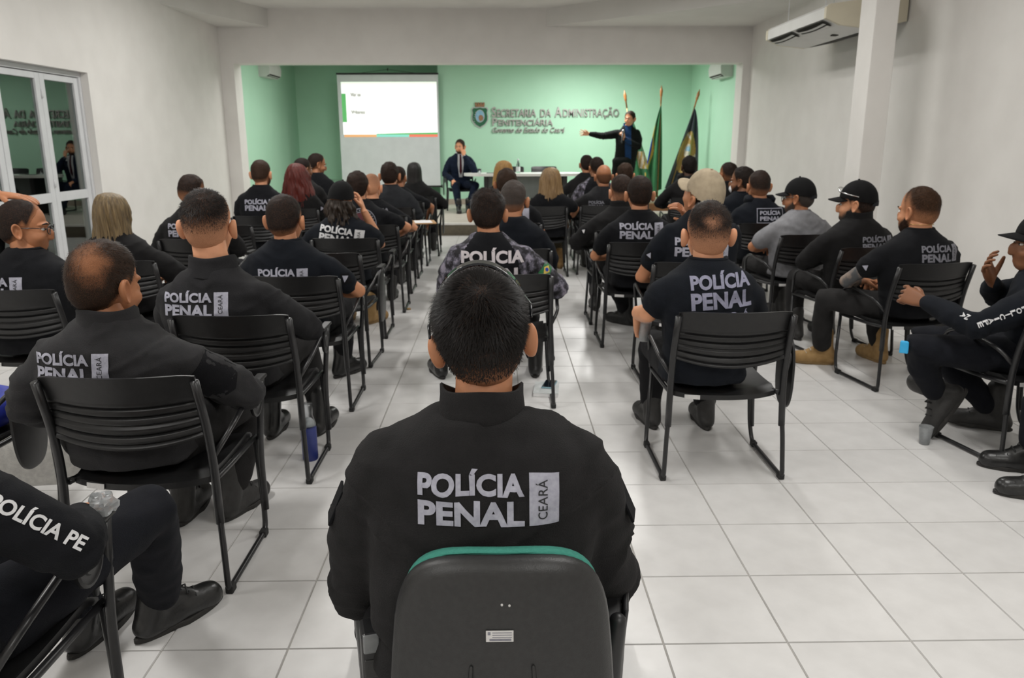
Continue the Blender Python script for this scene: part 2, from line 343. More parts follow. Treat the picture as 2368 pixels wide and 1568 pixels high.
# stage alcove
ga = MB(); ga.box(-1.24, AXR+.2, AYB, AYB+.2, 0, 3.4); ga.box(AXL-.2, -1.24, AYR, AYR+.2, 0, 3.4); ga.box(-1.24, -1.04, AYB+.2, AYR, 0, 3.4)
struct('wall_stage_back', ga, M['green'], 'mint green back wall of the stage')
struct('wall_stage_left', MB().box(AXL-.2, AXL, YF+.3, AYR+.2, 0, 3.4), M['green'], 'mint green side wall at the left of the stage')
struct('wall_stage_right', MB().box(AXR, AXR+.2, YF+.3, AYB+.2, 0, 3.4), M['green'], 'mint green side wall at the right of the stage')
struct('ceiling_stage', MB().box(AXL-.2, AXR+.2, YF+.35, AYR+.2, AZ, AZ+.2), M['ceil'], 'white ceiling over the stage alcove')
st = struct('floor_stage', MB().box(AXL, AXR, YF+.03, AYR, -.05, .19), M['stage_top'], 'beige raised stage floor')
MB().box(OX0, OX1, YF-.02, YF+.03, -.01, .165).build('riser', M['stage_face'], st)
MB().cbox(OX0, OX1, YF-.035, YF+.06, .165, .197, .004).build('nosing', M['nosing'], st)
bb = MB(); bb.cbox(-1.24, AXR, AYB-.018, AYB, .19, .30, .003); bb.cbox(AXL, -1.26, AYR-.018, AYR, .19, .30, .003)
struct('baseboard_stage', bb, M['base'], 'beige tiled baseboard along the green wall')
struct('trim_3', MB().cbox(AXL, -1.25, AYR-.03, AYR, .66, .70, .005), M['green'], 'thin green moulding low on the recessed green wall')

# glazed door in the left wall
win = empty('window_1', (XL-.12, D0, 0)); tag(win, 'white aluminium glazed double door with dark panes', kind='structure')
def wbar(name, y0, y1, z0, z1, t=.05, x=0, parent=win): return MB().cbox(x-t/2, x+t/2, y0-D0, y1-D0, z0, z1, .004).build(name, M['alu'], parent)
wbar('frame_rail', D0, D1, DH-.05, DH, .09); wbar('frame_stile', D0, D0+.05, 0, DH-.05, .09); wbar('frame_stile', D1-.045, D1, 0, DH-.05, .09)
leaf_y = [(5.77, 6.51), (6.52, 7.24), (7.25, 7.97), (7.975, 8.675)]
for a, b in leaf_y:
    lf = wbar('leaf_stile', a, a+.078, .02, DH-.055)
    wbar('leaf_stile', b-.078, b, .02, DH-.055); wbar('leaf_rail', a+.078, b-.078, DH-.115, DH-.055); wbar('leaf_rail', a+.078, b-.078, .92, 1.01); wbar('leaf_rail', a+.078, b-.078, .02, .12)
    for z0, z1 in ((.12, .92), (1.01, DH-.115)):
        MB().box(-.003, .003, a+.078-D0, b-.078-D0, z0, z1).build('pane', M['glass'], win)
for z in (.3, 1.1, 1.95): MB().tube([(.03, 7.972-D0, z-.04), (.03, 7.972-D0, z+.04)], .009).build('hinge', M['alu'], win, True)
tag(MB().box(XL-9, XL-.3, -3, 20, -.12, -.08).build('floor_outside', M['dark_out']), 'dark ground outside the glazed door', kind='structure')
tag(MB().box(XL-6.2, XL-6, -3, 20, -.1, 4).build('wall_outside', M['dark_out']), 'dark wall seen outside through the glazed door', kind='structure')

# luminaires on the ceilings (out of the picture, they light the place)
def luminaire(x, y, z, power, label, size=(1.25, .28), spread=180):
    t = empty('ceiling_lamp', (x, y, z)); tag(t, label, 'lamp')
    MB().cbox(-size[1]/2, size[1]/2, -size[0]/2, size[0]/2, -.06, 0, .006).build('housing', M['lampbody'], t)
    for s in (-.06, .06): MB().tube([(s, -size[0]/2+.03, -.073), (s, size[0]/2-.03, -.073)], .013, 10).build('fluorescent_tube', M['lamp'], t, True)
    ld = bpy.data.lights.new('fluorescent_light', 'AREA'); ld.shape = 'RECTANGLE'; ld.size = size[1]; ld.size_y = size[0]; ld.energy = power; ld.color = (1, .985, .955); ld.spread = R(spread)
    lo = bpy.data.objects.new('fluorescent_light', ld); C.objects.link(lo); lo.parent = t; lo.location = (0, 0, -.09)
    return t
for k, (x, y) in enumerate(HALL_LAMPS):
    tag(luminaire(x, y, ZT, HALL_W*(1.08 if x < 0 else .88), 'white fluorescent ceiling lamp'), 'white twin-tube ceiling lamp, %s row, %s of four from the stage' % ('left' if x < 0 else 'right', ['fourth', 'third', 'second', 'first'][k % 4]), 'lamp', 'ceiling lamps of the hall')
for k, (x, y) in enumerate(STAGE_LAMPS):
    tag(luminaire(x, y, AZ, STAGE_W*(1 if k == 0 else .5), ''), 'white twin-tube lamp above the %s half of the stage' % ('right' if x > 0 else 'left'), 'lamp', 'ceiling lamps of the stage')

# ------------------------------------------------------------------ air conditioners
ac = empty('air_conditioner', (3.15, 8.0, 2.60)); tag(ac, 'large cream ceiling-hung air conditioner partly behind the white pillar', 'air conditioner')
LA, DA = 1.75, .78      # local: x to the wall, y away from camera
prof = [(0, .03), (.0, .13), (.035, .16), (.35, .20), (DA, .26), (DA, .0), (.45, -.065), (.14, -.03), (.07, .0)]
body = MB(); body.prism(prof, .05, LA-.05); body.build('casing', M['acw'], ac)
for y0, y1 in ((0, .05), (LA-.05, LA)): MB().prism([(x-.006 if x < .01 else x, z) for x, z in prof], y0, y1).build('end_cap', M['ac'], ac)
vent = [((.005, .025), (.075, -.004))]
for (a, b) in ((.10, .82), (.93, LA-.10)):
    g = MB(); g.add([(.006,a,.020),(.006,b,.020),(.105,b,-.022),(.105,a,-.022)], [(0,1,2,3)]); g.v = [(x-.004, y, z-.004) for x, y, z in g.v]; gr = g.build('vent_opening', M['acdark'], ac)
    for k in range(2):
        t = .28+.40*k; n = 12; L_ = []
        for i in range(n+1):
            s = i/n; xx = .004+.1*t; zz = .016-.042*t-.012-.014*math.sin(math.pi*s); L_.append((xx, a+.02+(b-a-.04)*s, zz))
        v = [(p[0]-.014, p[1], p[2]) for p in L_] + [(p[0]+.016, p[1], p[2]-.006) for p in L_]
        v += [(p[0], p[1], p[2]+.003) for p in v]; m_ = n+1
        f = [(i, i+1, m_+i+1, m_+i) for i in range(n)] + [(2*m_+i, 3*m_+i, 3*m_+i+1, 2*m_+i+1) for i in range(n)]
        MB().add(v, f).build('louvre', M['acw'], ac, True)
MB().cbox(.30, .36, .55, .62, -.062, -.052, .003).build('bottom_badge', M['acdark'], ac)
gm = MB(); gm.add([(.47,.1,-.066),(.47,LA-.1,-.066),(.74,LA-.1,-.012),(.74,.1,-.012)], [(0,1,2,3)]); gm.build('intake_grille', M['acdark'], ac)
for x, y in ((.12,.35),(.12,1.4),(.62,.35),(.62,1.4)): MB().tube([(x, y, .17), (x, y, .862)], .004, 6).build('hanger_rod', M['alu'], ac)
def split_ac(loc, rz, label):
    t = empty('air_conditioner', loc, rz); tag(t, label, 'air conditioner')
    pr = [(0,0),(.0,.27),(.12,.275),(.19,.25),(.215,.16),(.20,.05),(.13,.0)]
    b = MB(); b.prism(pr, -.40, .40); b.build('casing', M['acw'], t, auto=40)
    MB().add([(.135,-.36,.001),(.135,.36,.001),(.200,.36,.045),(.200,-.36,.045)], [(0,1,2,3)]).build('vent_opening', M['acdark'], t).location = (.003, 0, -.004)
    for k in (0, 1): MB().cbox(.140+.03*k, .168+.03*k, -.35, .35, -.006+.018*k, .002+.018*k, .003).build('louvre', M['acw'], t)
    return t
split_ac((AXL, 15.7, 2.66), 0, 'small split air conditioner high on the left green wall')
split_ac((AXR, 14.35, 2.545), math.pi, 'small split air conditioner high on the right green wall')

# ------------------------------------------------------------------ projection screen
ps = empty('projection_screen', (-2.24, 16.72, 0)); tag(ps, 'white hanging projection screen showing a bright slide', 'screen')
MB().cbox(-1.02, 1.02, -.004, .004, .58, 2.80, .002).build('screen_fabric', M['screen'], ps)
MB().cbox(-1.03, 1.03, -.025, .025, 2.795, 2.83, .008).build('top_case', M['pblack'], ps)
MB().tube([(-1.04, 0, .575), (1.04, 0, .575)], .018, 12).build('bottom_bar', M['pblack'], ps, True)
for s in (-1.05, 1.05): MB().tube([(s-.012, 0, .575), (s+.012, 0, .575)], .034, 12).build('bar_end_cap', M['pblack'], ps, True)
def slide(x0, x1, z0, z1, m, d, name): return MB().box(x0, x1, -.006-d, -.0045-d, z0, z1).build(name, M[m], ps)
slide(-.945, .985, 1.625, 2.655, 'sl_white', 0, 'slide_page'); slide(-.945, -.86, 1.87, 2.43, 'sl_green', .001, 'slide_tab'); slide(-.945, .985, 2.60, 2.655, 'sl_pale', .001, 'slide_header')
for a, b, m in ((-.93, -.27, 'sl_orange'), (-.27, .40, 'sl_teal'), (.40, .985, 'sl_red')): slide(a, b, 1.575, 1.625, m, 0, 'slide_footer_strip')
MB().add([(-.27,-.0075,1.625),(.985,-.0075,1.625),(.985,-.0075,1.665),(-.27,-.0075,1.64)], [(0,1,2,3)]).build('slide_footer_wedge', M['sl_green'], ps)
TEXT_LATER = []     # (text, size, parent, location, rotation, material, extrude, bold)
TEXT_LATER.append(('Visão:', .085, ps, (-.76, -.0075, 2.38), 'sl_ink', 0, .004, 'slide_text'))
TEXT_LATER.append(('Valores:', .085, ps, (-.76, -.0075, 2.04), 'sl_ink', 0, .004, 'slide_text'))
MB().tube([(-.6,0,2.82),(-.009,.125,2.905),(.6,0,2.82)], .004, 6).build('hanging_cord', M['pblack'], ps)
hk = tag(MB().tube(bez([(-2.249, 16.9, 2.93), (-2.249, 16.86, 2.93), (-2.249, 16.855, 2.88)], 5, .02), .009, 8).build('wall_hook', M['pblack'], None, True), 'small black hook on the green wall above the screen', 'hook')

# ------------------------------------------------------------------ wall sign
sg = empty('wall_sign', (0, 16.9, 0)); tag(sg, 'steel letter sign with green shield crest on the mint wall', 'sign')
TEXT_LATER.append(('SMALLCAPS', 0, sg, None, 'letter', .02, .006, 'letter'))
shield = [(-.155,.13),(-.13,.165),(-.06,.16),(0,.175),(.06,.16),(.13,.165),(.155,.13),(.14,.07),(.155,.0),(.15,-.08),(.10,-.155),(0,-.215),(-.10,-.155),(-.15,-.08),(-.155,0),(-.14,.07)]
cr = empty('crest', (-.385, 0, 1.985), 0, sg)
MB().prism([(x*1.12, z*1.12) for x, z in shield], -.02, 0).build('shield_rim', M['crest_w'], cr)
MB().prism(shield, -.03, -.019).build('shield_field', M['crest_g'], cr)
ell = [(.088*math.cos(a), .005+.115*math.sin(a)) for a in np.linspace(0, 2*math.pi, 28, endpoint=False)]
MB().prism([(x*1.1, z*1.1) for x, z in ell], -.035, -.029).build('oval_border', M['crest_w'], cr)
MB().prism(ell, -.04, -.034).build('oval_sky', M['crest_b'], cr)
MB().prism([(.0,-.10),(.05,-.085),(.075,-.03),(.05,.02),(.0,.03),(-.03,-.02),(-.02,-.07)], -.044, -.039).build('oval_ground', M['crest_br'], cr)
for k in range(7): MB().lathe([(.0001,0),(.009,.001),(.009,.004),(.0001,.005)], seg=5).build('star', M['crest_w'], cr).matrix_local = Matrix.Translation((-.125+.012*abs(k-3)*(1 if k<3 else 1), -.032, .08-.045*k)) @ Matrix.Rotation(math.pi/2, 4, 'X')
crn = MB(); crn.box(-.095,.095,-.03,0,.19,.235)
for k in range(4): crn.box(-.10+.054*k, -.062+.054*k, -.032, 0, .23, .275)
crn.build('wall_crown', M['crest_br'], cr)

# ------------------------------------------------------------------ stage table and things on it
tt = empty('meeting_table', (.48, 15.1, .19)); tag(tt, 'long white meeting table with rounded ends on the stage', 'table')
def stadium(hx, hy, n=16): return [(hx-hy+hy*math.cos(a), hy*math.sin(a)) for a in np.linspace(-math.pi/2, math.pi/2, n)] + [(-hx+hy+hy*math.cos(a), hy*math.sin(a)) for a in np.linspace(math.pi/2, 3*math.pi/2, n)]
MB().zprism(stadium(1.14, .36), .668, .715).build('table_top', M['table_w'], tt)
for s in (-.72, .75):
    MB().cbox(s-.04, s+.04, -.25, .25, .05, .668, .01).build('table_leg', M['pblack'], tt); MB().cbox(s-.05, s+.05, -.32, .32, 0, .05, .012).build('table_foot', M['pblack'], tt)
MB().cbox(-.68, .71, -.01, .01, .25, .668, .003).build('modesty_panel', M['grey_pan'], tt)
TZ = .19+.715
b = empty('water_bottle', (.36, 15.02, TZ)); tag(b, 'clear water bottle standing on the white stage table', 'bottle')
MB().lathe([(.001,0),(.036,.0),(.04,.01),(.04,.14),(.036,.17),(.016,.215),(.014,.24),(.001,.241)], seg=20).build('bottle_body', M['clear'], b, True)
MB().lathe([(.0405,.03),(.0408,.035),(.0408,.11),(.0405,.115)], seg=20).build('bottle_label', M['label_w'], b, True); MB().lathe([(.001,.262),(.016,.262),(.017,.24),(.0145,.238)], seg=16).build('bottle_cap', M['label_w'], b, True)
b = MB(); b.lathe([(.001,.002),(.026,0),(.034,.085),(.0325,.085),(.025,.004),(.001,.004)], -.36, 14.98, TZ, 18); tag(b.build('plastic_cup', M['clear'], None, True), 'clear plastic cup near the suited person on the stage table', 'cup')
lp = empty('tablet_computer', (-.10, 15.05, TZ)); tag(lp, 'thin black tablet lying on the stage table', 'tablet')
MB().cbox(-.13, .13, -.09, .09, 0, .010, .003).build('tablet_case', M['pblack'], lp); MB().box(-.12, .12, -.08, .08, .010, .0105).build('tablet_screen', M['phone'], lp)
tag(MB().cbox(1.22, 1.43, 14.95, 15.22, TZ, TZ+.006, .001).build('paper_stack', M['paper']), 'white sheets lying at the right end of the stage table', 'paper')

# ------------------------------------------------------------------ flags
fb = empty('flag_stand', (3.0, 15.2, .19)); tag(fb, 'brown wooden box base holding three flagpoles', 'flag stand')
MB().cbox(-.42, .30, -.18, .18, 0, .14, .01).build('box', M['wood_d'], fb)
for k, x in enumerate((-.28, .03, .20)): MB().lathe([(.028,.0),(.03,.01),(.022,.05),(.001,.05)], x, 0, .14, 14).build('pole_socket', M['brass'], fb, True)
def flag(name, base, top, cols, label, d_side, w, drop, pleats, seed):
    t = empty(name, base); tag(t, label, 'flag', 'flags on the stage')
    B, T = np.zeros(3), np.array(top)-np.array(base); ax = unit(T); Ln = np.linalg.norm(T)
    MB().tube([B, B+ax*(Ln-.32)], .013, 10).build('pole', M['brass'], t, True)
    fp = MB(); fp.tube([B+ax*(Ln-.33), B+ax*(Ln-.20), B+ax*(Ln-.19), B+ax*(Ln-.15), B+ax*(Ln-.10), B+ax*Ln], [.014,.016,.024,.024,.030,.002], 10); fp.build('finial', M['wood'], t, True)
    nu, nv = 46, 60; s0 = Ln-.36; rs = np.random.default_rng(seed); ph = rs.uniform(0, 6.28, 3); V = []; side = np.array([d_side, 0, 0.])
    for j in range(nv+1):
        q = j/nv
        for i in range(nu+1):
            u = i/nu; p = B+ax*s0+np.array([0,0,-1.])*drop*q + (ax*np.dot(ax, [0,0,-1.])*0)
            on = B+ax*(s0-drop*q*.98)
            spread = w*(q**.75)
            x = on[0]+side[0]*spread*(u-.18); z = on[2]-.10*q*u+ (.10*q*abs(u-.5))
            y = on[1]-.03-.055*(q**.5)*math.sin(u*pleats*2*math.pi+ph[0]+1.2*q)-.03*math.sin(u*9+ph[1]+3*q)*q
            V.append((x, y, z))
    F = []; mi = []
    for j in range(nv):
        for i in range(nu):
            a = j*(nu+1)+i; F.append((a, a+1, a+nu+2, a+nu+1)); mi.append(cols((i+.5)/nu, (j+.5)/nv))
    names = sorted(set(mi)); me = npmesh('flag_cloth', np.array(V), F); [me.materials.append(M[n]) for n in names]
    me.polygons.foreach_set('material_index', [names.index(n) for n in mi]); o = link('flag_cloth', me, [], t, True)
    sm = o.modifiers.new('cloth_thickness', 'SOLIDIFY'); sm.thickness = .003
    return t
def c_state(u, v):
    if .46 < v < .66 and .35 < u < 1: return 'fl_white' if (u+v*2) % .22 < .12 else 'fl_gold'
    return 'fl_green'
def c_brazil(u, v):
    dx, dy = (u-.95), (v-.50)
    if abs(dx)/.16+abs(dy)/.20 < .9: return 'fl_blue'
    if abs(dx)/.36+abs(dy)/.30 < 1: return 'fl_yellow'
    return 'fl_green'
def c_prison(u, v):
    dx, dy = (u-.45)/.42, (v-.50)/.25
    if dx*dx+dy*dy*(1.2 if dy < 0 else .8) < 1:
        e = ((u-.45)/.14)**2+((v-.50)/.085)**2
        if e < .5: return 'crest_b' if v < .5 else 'fl_white'
        if e < 1: return 'fl_white'
        if abs(v-.62+.25*(u-.6)) < .022 and u > .55: return 'fl_white'
        if abs(v-.33-.2*(u-.4)) < .018 and u < .5: return 'fl_white'
        return 'fl_gold'
    return 'fl_navy'
flag('flag', (2.72, 15.2, .30), (2.337, 15.22, 2.401), c_state, 'green state flag half hidden behind the standing speaker', 1, .46, 1.62, 2.2, 1)
flag('flag', (3.03, 15.2, .30), (3.025, 15.2, 2.484), c_brazil, 'green flag with yellow diamond and blue disc, in the middle', -1, .40, 1.62, 2.0, 2)
flag('flag', (3.20, 15.2, .30), (3.752, 15.25, 2.421), c_prison, 'dark navy flag with gold emblem at the far right', 1, .62, 1.60, 2.2, 3)
# ------------------------------------------------------------------ chairs
def make_chair():
    t = empty('stacking_chair')
    # seat shell: convex rear edge, rolled front
    nx, ny = 18, 16; top = []; 
    def seat_pt(u, v, dz=0):
        x = (u-.5)*.46; yr = -.215-.045*(1-(2*u-1)**2); yf = .225-.012*(2*u-1)**2; y = yr+(yf-yr)*v
        z = .415-.018*math.sin(math.pi*min(1, v*1.1))*(1-(2*u-1)**4*.6)+.010*(2*u-1)**4
        if v > .82: z -= .03*((v-.82)/.18)**2
        if v < .16: z += .003*math.sin(v/.16*math.pi*3)-.016*((.16-v)/.16)**2
        return (x, y, z+dz)
    A = [[seat_pt(i/nx, j/ny) for i in range(nx+1)] for j in range(ny+1)]; B = [[seat_pt(i/nx, j/ny, -.022) for i in range(nx+1)] for j in range(ny+1)]
    def shell(A, B):
        n, m_ = len(A), len(A[0]); v = [p for r_ in A for p in r_]+[p for r_ in B for p in r_]; o = n*m_; f = []
        for j in range(n-1):
            for i in range(m_-1):
                a = j*m_+i; f += [(a, a+1, a+m_+1, a+m_), (o+a, o+a+m_, o+a+m_+1, o+a+1)]
        for i in range(m_-1): f += [(i, o+i, o+i+1, i+1), ((n-1)*m_+i, (n-1)*m_+i+1, o+(n-1)*m_+i+1, o+(n-1)*m_+i)]
        for j in range(n-1): f += [(j*m_, (j+1)*m_, o+(j+1)*m_, o+j*m_), (j*m_+m_-1, o+j*m_+m_-1, o+(j+1)*m_+m_-1, (j+1)*m_+m_-1)]
        return v, f
    v, f = shell(A, B); MB().add(v, f).build('seat', M['black_pl'], t, auto=50)
    # backrest shell with stepped horizontal grooves in its lower half
    nx, nz = 20, 60
    def back_pt(u, v, th):
        c = 1-(2*u-1)**2; x = (u-.5)*.485
        z0 = .575-.035*c; z1 = .795-.03*max(0, abs(2*u-1)-.80)**1.6*22*.12
        z = z0+(z1-z0)*v; y = -.262-.045*c-.045*v+.018*math.sin(v*math.pi)
        g = 0
        if v < .62 and .04 < u < .96:
            q = (v/.62*5) % 1; g = -.012*math.exp(-((q-.5)/.15)**2)+.004*(q-.5)
        return (x, y-th-g*(1 if th else .4), z)
    A = [[back_pt(i/nx, j/nz, .012) for i in range(nx+1)] for j in range(nz+1)]; B = [[back_pt(i/nx, j/nz, 0) for i in range(nx+1)] for j in range(nz+1)]
    v, f = shell(A, B); MB().add(v, f).build('backrest', M['black_pl'], t, auto=60)
    for s in (-1, 1):
        # sled: rear leg, floor rail, front leg in one bent tube
        pts = [(s*.252, -.252, .34), (s*.262, -.268, .2), (s*.270, -.282, .014), (s*.270, .155, .014), (s*.262, .185, .10), (s*.245, .20, .392)]
        MB().tube(bez(pts, 7, .035), .0105, 10).build('sled_leg', M['tube'], t, True)
        MB().tube(bez([(s*.246, .205, .388), (s*.238, -.10, .388), (s*.240, -.235, .40)], 5, .05), .0105, 10).build('seat_rail', M['tube'], t, True)
        MB().tube(bez([(s*.256, -.258, .255), (s*.250, -.248, .45), (s*.249, -.270, .60), (s*.246, -.325, .775)], 6, .08), .0145, 10).build('upright', M['tube'], t, True)
        for y in (-.26, .13): MB().cbox(s*.270-.014, s*.270+.014, y-.02, y+.02, .0, .028, .005).build('glide', M['rubber'], t)
        MB().tube([(s*.252, -.235, .405), (s*.222, -.20, .405)], .008, 8).build('seat_bolt', M['tube'], t, True)
    MB().tube(bez([(-.250, -.252, .49), (-.292, -.20, .56), (-.292, .05, .60), (-.275, .16, .56), (-.252, .20, .40)], 7, .05), .0095, 10).build('arm_tube', M['tube'], t, True)
    MB().tube(bez([(.252, -.252, .49), (.295, -.20, .565), (.298, .06, .625), (.296, .17, .635)], 7, .05), .0095, 10).build('arm_tube', M['tube'], t, True)
    MB().tube(bez([(.270, .180, .09), (.262, .195, .34), (.292, .185, .63)], 6, .1), .0125, 10).build('tablet_post', M['tube'], t, True)
    MB().cbox(.276, .312, .03, .20, .632, .645, .004).build('tablet_bracket', M['black_pl'], t)
    d = MB(); d.lathe([(.001,0),(.055,0),(.058,.004),(.058,.012),(.05,.014),(.046,.011),(.03,.011),(.027,.015),(.001,.015)], seg=24)
    o = d.build('tablet_hinge', M['black_pl'], t, auto=40); o.location = (.30, .06, .58); o.rotation_euler = (0, R(90), 0)
    # writing tablet folded down outside the chair
    oval = [(.105*math.copysign(abs(math.cos(a))**.75, math.cos(a)), .175*math.copysign(abs(math.sin(a))**.75, math.sin(a))) for a in np.linspace(0, 2*math.pi, 36, endpoint=False)]
    tb_ = MB(); n = len(oval); rings = []
    for xx, sc in ((.318,.95),(.321,1),(.331,1),(.334,.95)): rings.append([(xx, -.06+y*sc, .455+z*sc) for y, z in oval])
    tb_.loft(rings); tb_.build('writing_tablet', M['black_pl'], t, auto=40)
    so_ = MB().cbox(-.034, .034, -.0012, .0012, -.0095, .0095, .0005).build('seat_sticker', M['sticker'], t); so_.location = (-.150, -.2445, .3885); so_.rotation_euler = (R(-8), 0, R(-15))
    return t
CHAIR0 = make_chair(); _cu = [False]
def chair(x, y, yaw, label, group='black stacking chairs of the audience'):
    o = CHAIR0 if not _cu[0] else copy_tree(CHAIR0); _cu[0] = True
    o.location = (x, y, 0) if y < 12.8 else (x, y, .19); o.rotation_euler = (0, 0, R(yaw)); tag(o, label, 'chair', group); return o

# ------------------------------------------------------------------ people: heads
NLON, NLAT = 84, 60
_lon = np.linspace(0, 2*math.pi, NLON, endpoint=False); _lat = np.linspace(.02, math.pi-.02, NLAT)
DIRS = np.array([(math.sin(t)*math.sin(p), math.sin(t)*math.cos(p), math.cos(t)) for t in _lat for p in _lon])   # lon 0 = face (+y)
GF = [(j*NLON+i, (j+1)*NLON+i, (j+1)*NLON+(i+1) % NLON, j*NLON+(i+1) % NLON) for j in range(NLAT-1) for i in range(NLON)]
GF_CAP = [tuple(range(NLON)), tuple((NLAT-1)*NLON+k for k in range(NLON))[::-1]]
HPR = [((0,-.014,.030),(.076,.098,.090)), ((0,-.026,-.012),(.070,.083,.075)), ((0,.034,-.032),(.062,.064,.084)), ((0,.044,-.084),(.043,.043,.034)),
       ((0,.096,-.022),(.0115,.022,.026)), ((0,.101,-.040),(.0135,.016,.011)), ((0,.072,.020),(.050,.024,.013)), ((.034,.056,-.036),(.028,.034,.026)), ((-.034,.056,-.036),(.028,.034,.026)), ((0,.080,-.074),(.022,.012,.010))]
def star(prims, D, k=260):
    ds = []
    for c, r_ in prims:
        c, r_ = np.array(c)/np.array(r_), np.array(r_); d = D/r_; a = (d*d).sum(1); b = -(d*c).sum(1); q = (c*c).sum()-1
        disc = b*b-a*q; t = np.where(disc > 0, (-b+np.sqrt(np.maximum(disc, 0)))/a, 0); ds.append(np.maximum(t, 0))
    ds = np.array(ds); m = ds.max(0); return m+np.log(np.exp(k*(ds-m)).sum(0))/k-.0015
HEAD = star(HPR, DIRS)
def ear(s):
    """cupped ear, s = side"""
    prof = [(.02,.0035),(.35,.000),(.55,.001),(.72,.0075),(.88,.0115),(.97,.0095),(1,.005),(.93,-.002),(.7,-.008),(.4,-.013),(.05,-.016)]; n = 26; V = []
    for q, hgt in prof:
        for k in range(n):
            a = 2*math.pi*k/n; up, fw = math.cos(a), math.sin(a)
            wd = .0195*(1+.22*up); V.append((hgt, fw*q*wd-.004*up*q, up*q*.036-.004*(fw > 0)*q*fw))
    V = np.array(V); F = [(i*n+k, i*n+(k+1) % n, (i+1)*n+(k+1) % n, (i+1)*n+k) for i in range(len(prof)-1) for k in range(n)]+[tuple(range(n))[::-1], tuple((len(prof)-1)*n+k for k in range(n))]
    fl_ = R(26); ca, sa = math.cos(fl_), math.sin(fl_)             # outward flare: rear edge stands off the skull
    x = V[:,0]*ca-V[:,1]*sa; y = V[:,0]*sa+V[:,1]*ca; z = V[:,2]; y, z = y*math.cos(.12)-z*math.sin(.12), z*math.cos(.12)+y*math.sin(.12)
    return np.stack([s*(x+.0885), y-.010, z-.012], 1), F
EARS = [ear(-1), ear(1)]
def hairline(D, off=0):
    """height of the hair edge for each direction around the head"""
    a = np.degrees(np.arctan2(np.abs(D[:,0]), -D[:,1]))     # 0 back .. 180 face
    return np.interp(a, [0,30,55,72,84,96,108,122,140,160,180], [-.098,-.094,-.080,-.050,-.012,.008,-.012,.030,.058,.078,.082])+off
def hair_density(P, style, fade, off):
    z = P[:,2]; e = z-hairline(DIRS, off); m = np.clip(e/max(fade, 1e-3), 0, 1)
    if style == 'bald':
        a = np.degrees(np.arctan2(np.abs(P[:,0]), -P[:,1])); m *= np.clip((.035-z)/.03, 0, 1)*.75*(a < 120)
    if style == 'balding':
        c = np.array([.045,-.080,.060]); d = np.linalg.norm((P-c)*[.85,1,.8], axis=1); n = vnoise(P*45)*.12
        m *= np.clip(.50+(d-.02)/.075+n, .42, 1)
    if style == 'thin':
        c = np.array([-.008,-.085,.045]); d = np.linalg.norm((P-c)*[1.1,1,1.3], axis=1); m *= np.clip(.60+(d-.02)/.06+vnoise(P*60)*.08, .5, 1)
    return m
# ------------------------------------------------------------------ deferred remeshing (one evaluation for all soft bodies)
JOBS = {}
def job(key, mb, voxel, smooth=5):
    me = mb.mesh('tmp'); o = bpy.data.objects.new('tmp', me); C.objects.link(o)
    r_ = o.modifiers.new('r', 'REMESH'); r_.mode = 'VOXEL'; r_.voxel_size = voxel
    s = o.modifiers.new('s', 'SMOOTH'); s.factor = .5; s.iterations = smooth
    JOBS[key] = o
def textjob(key, body, bold, extrude=0, size=1, spacing=1.0):
    c = bpy.data.curves.new('tmp', 'FONT'); c.body = body; c.size = size; c.offset = bold; c.extrude = extrude; c.resolution_u = 4; c.space_character = spacing
    o = bpy.data.objects.new('tmp', c); C.objects.link(o); JOBS[key] = o
def run_jobs():
    bpy.context.view_layer.update(); dg = bpy.context.evaluated_depsgraph_get(); out = {}
    for k, o in JOBS.items():
        me = bpy.data.meshes.new_from_object(o.evaluated_get(dg)); n = len(me.vertices); v = np.empty(n*3); me.vertices.foreach_get('co', v)
        out[k] = (v.reshape(-1, 3), [tuple(p.vertices) for p in me.polygons]); bpy.data.meshes.remove(me)
    for k, o in JOBS.items():
        d = o.data; bpy.data.objects.remove(o)
        (bpy.data.meshes if isinstance(d, bpy.types.Mesh) else bpy.data.curves).remove(d)
    JOBS.clear(); return out
# hands: wrist at origin, fingers along +y, palm faces -z, thumb on -x (right hand)
def hand_mb(curl, spread=0.05, thumb=.5):
    m = MB(); rings = []
    for y, hx, hz, z in ((-.03,.026,.019,0),(0,.028,.018,0),(.03,.037,.017,0),(.065,.042,.0155,0),(.092,.040,.013,-.001)):
        rings.append([(hx*math.copysign(abs(math.cos(a))**.7, math.cos(a)), y, z+hz*math.copysign(abs(math.sin(a))**.8, math.sin(a))) for a in np.linspace(0, 2*math.pi, 18, endpoint=False)])
    m.loft(rings[::-1])
    for k, (x, L_) in enumerate(zip((-.031,-.0105,.0105,.030), (.074,.083,.077,.060))):
        a = (k-1.5)*spread; p = np.array([x, .080, 0.]); P = [p, np.array([x+.004*(k-1.5), .094, 0])]; ang = 0; dirx = math.sin(a)
        for q, fr in zip(curl, (.45,.31,.24)):
            ang += R(q*(1+.06*(k-1))); d = np.array([dirx*math.cos(ang), math.cos(a)*math.cos(ang), -math.sin(ang)]); P.append(P[-1]+d*L_*fr)
        m.capsule(P, [.0095,.0098,.0090,.0080,.0066], 10)
    d1 = unit([-.75, .66, -.25-.5*thumb]); d2 = unit([-.30+.2*thumb, .85, -.25-.6*thumb]); P = [np.array([-.020,.020,-.004])]
    P.append(P[0]+d1*.038); P.append(P[1]+unit(d1+d2)*.032); P.append(P[2]+d2*.026); m.capsule(P, [.0150,.0125,.0105,.0080], 10)
    return m
